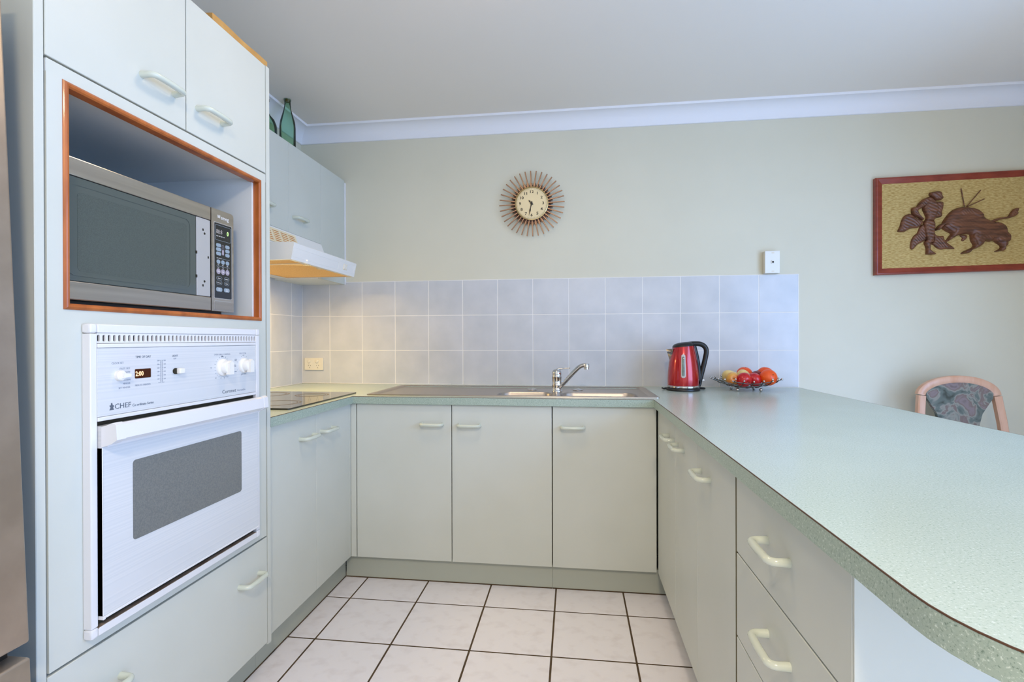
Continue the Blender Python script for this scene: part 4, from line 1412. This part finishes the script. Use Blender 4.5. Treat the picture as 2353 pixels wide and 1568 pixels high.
for h in range(1, 13):
    a = PI / 2 - 2 * PI * h / 12
    R_ = .0655
    s_ = str(h)
    text(s_, .0215, fc, CX + R_ * math.cos(a), CZ + R_ * math.sin(a) - .0075, M['clock_ink'], di, 'CENTER', 'numeral', sx=1.15, bold=.0005)
b = MB()
for i in range(60):
    a = 2 * PI * i / 60
    r0, r1 = (.0795, .0830) if i % 5 else (.0785, .0840)
    b.tube([(CX + r0 * math.cos(a), WY - .0344, CZ + r0 * math.sin(a)), (CX + r1 * math.cos(a), WY - .0344, CZ + r1 * math.sin(a))], .0004, 5)
stuff(b.make('minute_marks', M['clock_ink'], di))
text('Q', .010, fc, CX - .012, CZ + .011, M['clock_ink'], di, 'CENTER', 'emblem')


def hand(a, L, w, d, name):
    b = MB()
    ca, sa = math.cos(a), math.sin(a)
    P = lambda r, s: (CX + r * ca - s * sa, CZ + r * sa + s * ca)
    pts = [P(-.012, -w * .6), P(.0, -w), P(L * .35, -w * .5), P(L * .55, -w * 1.1), P(L * .8, -w * .3), P(L, 0), P(L * .8, w * .3), P(L * .55, w * 1.1), P(L * .35, w * .5), P(0, w), P(-.012, w * .6)]
    b.slab([pts], 0, .0008, FY(WY - d))
    return b.make(name, M['clock_ink'], ck)


hand(math.radians(90 - 192), .074, .0038, .0365, 'minute_hand')
hand(math.radians(90 - 316), .026, .0042, .0385, 'hour_hand')
MB().lathe([(.0065, .0345), (.0065, .0400), (.004, .0420), (0, .0425)], (CX, WY, CZ), 20, RC).make('hub', M['clock_ink'], ck)
MB().lathe([(.0890, .0372), (.0880, .0405), (.070, .0450), (.040, .0480), (0, .0492)], (CX, WY, CZ), 48, RC).make('crystal', M['dome'], ck, angle=80)

# ------------------------------------------------------------------ carved picture
pc = thing('carved_picture', (3.59, 0, 1.455), 'mahogany framed carved wooden bullfight relief on gold hessian', 'picture')
TILT = .0185
PX0, PZ0, PW, PH = 3.191, 1.455, .790, .506


def tilt(b):
    for v in b.bm.verts:
        v.co.z += (v.co.x - PX0) * TILT
    return b


tilt(MB().box(PX0 + .02, PX0 + PW - .02, -.012, .0055, PZ0 + .02, PZ0 + PH - .02)).make('hessian_panel', M['hessian'], pc)
fw_ = .033
corn = [(PX0, PZ0), (PX0 + PW, PZ0), (PX0 + PW, PZ0 + PH), (PX0, PZ0 + PH)]
icor = [(PX0 + fw_, PZ0 + fw_), (PX0 + PW - fw_, PZ0 + fw_), (PX0 + PW - fw_, PZ0 + PH - fw_), (PX0 + fw_, PZ0 + PH - fw_)]
for i in range(4):
    b = MB(); bm = b.bm
    prf = [(0, 0.0), (0, .022), (.10, .0265), (.25, .0275), (.92, .0200), (1.0, .0185), (1.0, 0.0)]
    rows = []
    for k in (i, (i + 1) % 4):
        o_, c_ = corn[k], icor[k]
        rows.append([bm.verts.new((o_[0] + (c_[0] - o_[0]) * t, .0055 - d, o_[1] + (c_[1] - o_[1]) * t)) for t, d in prf])
    n = len(prf)
    for k in range(n):
        bm.faces.new((rows[0][k], rows[0][(k + 1) % n], rows[1][(k + 1) % n], rows[1][k]))
    bm.faces.new(rows[0]); bm.faces.new(list(reversed(rows[1])))
    tilt(b).make('frame_rail', M['frame'], pc, angle=25)
RELIEF = {
'head':[(2547,4093),(2559,4169),(2652,4217),(2839,4253),(3003,4241),(3107,4173),(3119,4045),(3165,3966),(3170,3864),(3084,3790),(2932,3783),(2816,3801),(2722,3868),(2652,3961),(2570,4028)],
'arm':[(2324,3904),(2089,3712),(1948,3512),(1736,3442),(1707,3289),(1724,3133),(1806,3028),(1994,2944),(2182,2809),(2276,2832),(2183,2938),(2065,3070),(1995,3201),(2007,3317),(2159,3401),(2300,3473),(2465,3621),(2558,3823)],
'torso':[(2395,3924),(2559,3977),(2722,3868),(2839,3736),(3025,3729),(3142,3699),(3193,3594),(3165,3340),(3107,3163),(3125,3034),(3083,2920),(2885,2876),(2768,2790),(2745,2714),(2370,2752),(2394,2905),(2324,3113),(2230,3373),(2277,3680)],
'cape':[(1641,3136),(1452,3091),(1321,2967),(1215,2712),(1167,2507),(1060,2252),(1190,2209),(1380,2216),(1569,2327),(1758,2385),(1947,2392),(2088,2452),(2182,2552),(2265,2704),(2182,2809),(2041,2865),(1830,3001)],
'skirt':[(2206,2552),(2088,2401),(1994,2147),(1829,1997),(1711,1768),(1663,1538),(1663,1357),(1757,1291),(1875,1378),(1993,1529),(2228,1664),(2393,1775),(2417,2134),(2323,2522)],
'legs':[(2394,2802),(2745,2740),(2803,2558),(2803,2379),(2768,2175),(2744,1919),(2732,1663),(2603,1577),(2580,1385),(2603,1256),(2720,1151),(2848,1058),(2790,1008),(2416,1017),(2392,1107),(2392,1364),(2299,1624),(2393,1775),(2323,2137),(2276,2524),(2300,2703)],
'sweep':[(2768,2175),(2861,2018),(3024,1950),(3210,1957),(3245,1828),(3326,1672),(3466,1541),(3744,1291),(3535,1271),(3303,1277),(3117,1256),(2930,1325),(2767,1483),(2615,1577),(2732,1663)],
'bull':[(4147,3419),(4377,3385),(4653,3274),(4836,3153),(5019,2944),(5156,2787),(5384,2666),(5611,2595),(5838,2487),(5997,2368),(6042,2228),(6087,2050),(6212,1895),(6223,1743),(6166,1568),(6166,1417),(6064,1294),(6042,1168),(5928,1108),(5588,1083),(5679,1165),(5815,1250),(5815,1376),(5679,1493),(5497,1625),(5338,1591),(5110,1635),(4995,1550),(4927,1374),(4743,1277),(4537,1181),(4445,1069),(4284,1022),(4030,1020),(4146,1140),(4330,1224),(4537,1333),(4583,1459),(4468,1691),(4445,1946),(4377,1999),(4192,2004),(3985,1972),(3823,1913),(3591,1767),(3359,1625),(3313,1685),(3452,1898),(3545,2049),(3383,2156),(3197,2289),(3115,2420),(3150,2623),(3267,2824),(3407,3024),(3592,3222),(3824,3354)],
'horn':[(2824,2237),(2894,2401),(3011,2526),(3174,2610),(3406,2602),(3476,2549),(3220,2493),(3080,2395),(2964,2258)],
'tail':[(5338,2629),(5521,2712),(5725,2781),(5952,2811),(6156,2855),(6246,2927),(6291,3027),(6427,3198),(6517,3250),(6640,3241),(6584,3067),(6595,2966),(6517,2880),(6336,2798),(6110,2743),(5839,2714),(5611,2620),(5475,2574)],
'foreleg':[(3985,1959),(4284,1976),(4330,1848),(4238,1723),(4123,1663),(4065,1728),(4100,1829)],
'lances':[(4044,4365),(4166,3418),(4951,4239),(4274,3414),(5111,3782),(4320,3413)],
'bull_head':[(3150,2470),(3383,2578),(3545,2611),(3731,2886),(3870,2957),(3951,2776),(3916,2446),(3777,2195),(3638,2072),(3499,2152),(3313,2286)],
'thigh':[(5498,2548),(5838,2461),(6008,2279),(6053,2051),(6189,1870),(6155,1594),(5929,1524),(5679,1582),(5532,1839),(5452,2195)],
'shoulder':[(4560,2070),(4836,2316),(5042,2309),(5338,2148),(5452,1841),(5315,1630),(5064,1675),(4927,1450),(4721,1379),(4595,1662),(4491,1843)],
'hump':[(3824,3137),(4055,3282),(4377,3296),(4699,3183),(4928,2922),(4836,2772),(4607,2831),(4331,2942),(4101,2873),(3939,2930)],
'lapel':[(2418,3674),(2558,3823),(2745,3765),(2862,3581),(2909,3349),(2838,3095),(2768,2893),(2558,2900),(2417,3161),(2300,3371)],
'thigh_fold':[(2417,2699),(2651,2717),(2768,2534),(2744,2227),(2709,1869),(2580,1642),(2463,1748),(2452,2133),(2370,2444)],
}


def relief(names, hts, name):
    """carved low relief: outlines with a domed, grooved front"""
    b = MB(); bm = b.bm
    for nm, (h, wd, base) in zip(names, hts):
        P = [(x * 1e-4, z * 1e-4) for x, z in RELIEF[nm]]
        n = len(P)
        S = []
        for i in range(n):                     # Catmull-Rom smoothing of the outline
            a, c, d, e = P[i - 1], P[i], P[(i + 1) % n], P[(i + 2) % n]
            for k in range(3):
                t = k / 3
                S.append(tuple(.5 * (2 * c[j] + (d[j] - a[j]) * t + (2 * a[j] - 5 * c[j] + 4 * d[j] - e[j]) * t * t + (3 * c[j] - a[j] - 3 * d[j] + e[j]) * t ** 3) for j in (0, 1)))
        n = len(S)

        def ins(p):
            r_ = False
            for i in range(n):
                a, c = S[i], S[(i + 1) % n]
                if (a[1] > p[1]) != (c[1] > p[1]) and p[0] < (c[0] - a[0]) * (p[1] - a[1]) / (c[1] - a[1]) + a[0]:
                    r_ = not r_
            return r_

        def dist(p):
            m_ = 9
            for i in range(n):
                a, c = S[i], S[(i + 1) % n]
                dx, dz = c[0] - a[0], c[1] - a[1]
                L = dx * dx + dz * dz
                t = 0 if L < 1e-12 else max(0, min(1, ((p[0] - a[0]) * dx + (p[1] - a[1]) * dz) / L))
                m_ = min(m_, math.hypot(p[0] - a[0] - dx * t, p[1] - a[1] - dz * t))
            return m_
        x0, x1 = min(p[0] for p in S), max(p[0] for p in S)
        z0, z1 = min(p[1] for p in S), max(p[1] for p in S)
        st_ = max(.0032, (x1 - x0) / 60)
        inner = []
        x = x0 + st_ / 2
        row = 0
        while x < x1:
            z = z0 + st_ / 2 + (st_ / 2 if row % 2 else 0)
            while z < z1:
                if ins((x, z)):
                    dd = dist((x, z))
                    if dd > st_ * .45:
                        inner.append((x, z, dd))
                z += st_
            x += st_; row += 1
        k10 = 10
        co = [Vector((p[0] * k10, p[1] * k10)) for p in S] + [Vector((p[0] * k10, p[1] * k10)) for p in inner]
        ed = [(i, (i + 1) % n) for i in range(n)]
        vs, es, fs, ov_, *_ = geometry.delaunay_2d_cdt(co, ed, [], 0, 1e-6)
        hv = []
        for v, og in zip(vs, ov_):
            src = max(og) if og else 0
            if src >= n:
                x, z, dd = inner[src - n]
                t = min(1, dd / wd)
                hh = base + h * math.sqrt(max(0, 1 - (1 - t) ** 2))
                hh += .0011 * math.sin((x * .9 + z) * 380 + 3 * math.sin(x * 60)) * t
            else:
                hh = base
            hv.append(hh)
        T = [bm.verts.new((PX0 + v.x / k10, -.012 - hh, PZ0 + v.y / k10)) for v, hh in zip(vs, hv)]
        B = {}
        cnt = {}
        for f in fs:
            c = (sum(vs[i].x for i in f) / 3 / k10, sum(vs[i].y for i in f) / 3 / k10)
            if not ins(c):
                continue
            bm.faces.new([T[i] for i in f])
            for i in range(3):
                a, c2 = f[i], f[(i + 1) % 3]
                cnt.setdefault((min(a, c2), max(a, c2)), []).append((a, c2))
        for key, l in cnt.items():
            if len(l) == 1:
                a, c2 = l[0]
                for q in (a, c2):
                    if q not in B:
                        B[q] = bm.verts.new((T[q].co.x, -.0115, T[q].co.z))
                bm.faces.new((T[c2], T[a], B[a], B[c2]))
        for v in list(bm.verts):
            if not v.link_faces:
                bm.verts.remove(v)
    return b.make(name, M['carved'], pc, angle=70)


relief(['skirt', 'sweep', 'legs', 'cape', 'torso', 'arm', 'head', 'lapel', 'thigh_fold'],
       [(.009, .012, .003), (.009, .012, .003), (.014, .010, .005), (.012, .014, .004), (.017, .016, .005), (.014, .010, .009), (.018, .013, .005), (.006, .010, .018), (.005, .008, .016)], 'carved_matador')
relief(['foreleg', 'bull', 'horn', 'tail', 'bull_head', 'thigh', 'shoulder', 'hump'], [(.006, .007, .002), (.028, .040, .004), (.010, .007, .020), (.008, .006, .010), (.008, .014, .022), (.008, .018, .022), (.008, .016, .022), (.006, .012, .028)], 'carved_bull')
L_ = [(x * 1e-4, z * 1e-4) for x, z in RELIEF['lances']]
for i in range(3):
    a, c = L_[2 * i], L_[2 * i + 1]
    MB().tube([(PX0 + a[0], -.016, PZ0 + a[1]), (PX0 + c[0], -.020, PZ0 + c[1])], .0022, 8).make('lance', M['carved'], pc)

# ------------------------------------------------------------------ bottles on the wall cabinet
bo = thing('glass_bottle', (.140, -.377, UZ1), 'tall pale green glass wine bottle with stopper on the wall cabinet', 'bottle', 'green bottles on the wall cabinet')
MB().lathe([(0, .006), (.030, .001), (.037, .0), (.0395, .005), (.0395, .165), (.0365, .195), (.0275, .228), (.0190, .258), (.0150, .285), (.0146, .306), (.0172, .308), (.0172, .322), (.0150, .324), (0, .3242)], (.140, -.377, UZ1 + .0003), 36).make('glass', M['green_glass'], bo, angle=60)
MB().lathe([(0, .300), (.0105, .300), (.0112, .324), (.0165, .327), (.0150, .335), (0, .338)], (.140, -.377, UZ1), 20).make('stopper', M['cork'], bo, angle=50)
b2 = thing('glass_bottle', (.140, -.562, UZ1), 'round-shouldered green glass bottle half hidden behind the tall cabinet', 'bottle', 'green bottles on the wall cabinet')
MB().lathe([(0, .006), (.038, .001), (.047, .0), (.050, .006), (.050, .085), (.047, .105), (.038, .128), (.022, .146), (.0145, .160), (.0140, .215), (.0165, .217), (.0165, .228), (0, .2282)], (.140, -.562, UZ1 + .0003), 36).make('glass', M['green_glass'], b2, angle=60)

# ------------------------------------------------------------------ dining chair
CHX, CHY = 3.478, -.160
ch = thing('dining_chair', (CHX, CHY - .2, 0), 'beech dining chair with arched back and patterned grey upholstery', 'chair')


def bar(path, w, t, name, m, parent=ch, bev=.004):
    """rectangular section swept along path in the XZ plane; w across (Y), t in plane"""
    P = [Vector(p) for p in path]
    b = MB(); bm = b.bm
    rows = []
    for i, p in enumerate(P):
        a = P[max(i - 1, 0)]; c = P[min(i + 1, len(P) - 1)]
        tg = (c - a).normalized()
        nr = Vector((tg.z, 0, -tg.x)).normalized()
        q = [p + nr * sx_ * t / 2 + Vector((0, sy_ * w / 2, 0)) for sx_, sy_ in ((-1, -.7), (-.7, -1), (.7, -1), (1, -.7), (1, .7), (.7, 1), (-.7, 1), (-1, .7))]
        rows.append([bm.verts.new(v) for v in q])
    for a, c in zip(rows, rows[1:]):
        for k in range(8):
            bm.faces.new((a[k], a[(k + 1) % 8], c[(k + 1) % 8], c[k]))
    bm.faces.new(rows[0]); bm.faces.new(list(reversed(rows[-1])))
    return b.make(name, m, parent, angle=40)


def back_y(z):
    return CHY - max(0, (z - .45)) * -.10 - .045


hw = .166
arch = []
for i in range(25):
    a = PI * (1 - i / 24)
    c_ = math.cos(a)
    arch.append((CHX + hw * math.copysign(abs(c_) ** .97, c_), back_y(.9), .8490 + .0760 * max(0, math.sin(a)) ** 1.12))
bar(arch, .030, .036, 'top_rail', M['beech'])
for s_ in (-1, 1):
    zz = [.0, .25, .45, .60, .72, .846]
    xx = [.215, .205, .196, .188, .180, .166]
    bar([(CHX + s_ * x, back_y(z) + (.0 if z > .3 else .03), z) for x, z in zip(xx, zz)], .030, .034, 'rear_leg', M['beech'])
    bar([(CHX + s_ * .195, CHY - .43, z) for z in (0, .2, .41)], .036, .034, 'front_leg', M['beech'])
# upholstered splat: wide at the top, waisted below
sp3 = []
zs_ = [.885, .862, .835, .80, .76, .71, .66, .60, .54, .50]
ws_ = [.060, .118, .146, .124, .100, .088, .086, .094, .110, .118]
lf = [(CHX - w, z) for w, z in zip(ws_, zs_)]
rt = [(CHX + w, z) for w, z in zip(ws_, zs_)]
top_ = [(CHX - .150 * math.copysign(abs(math.cos(PI * i / 16)) ** .97, math.cos(PI * i / 16)), .8475 + .0630 * math.sin(PI * i / 16) ** 1.12) for i in range(1, 16)]
outl = top_ + rt[2:] + list(reversed(lf[2:]))
MB().slab([outl], -.008, .010, FY(back_y(.85) + .002)).make('back_splat', M['fabric'], ch)
MB().box(CHX - .215, CHX + .215, CHY - .45, CHY - .035, .425, .475, .018, 3).make('seat', M['fabric'], ch)
for args in ((CHX - .19, CHX + .19, CHY - .445, CHY - .420, .36, .424), (CHX - .19, CHX + .19, CHY - .075, CHY - .050, .36, .424), (CHX - .21, CHX - .185, CHY - .42, CHY - .07, .36, .424), (CHX + .185, CHX + .21, CHY - .42, CHY - .07, .36, .424)):
    MB().box(*args, .003, 1).make('seat_rail', M['beech'], ch)

# ------------------------------------------------------------------ tidy helper properties
for o in bpy.data.objects:
    if '_o' in o:
        del o['_o']
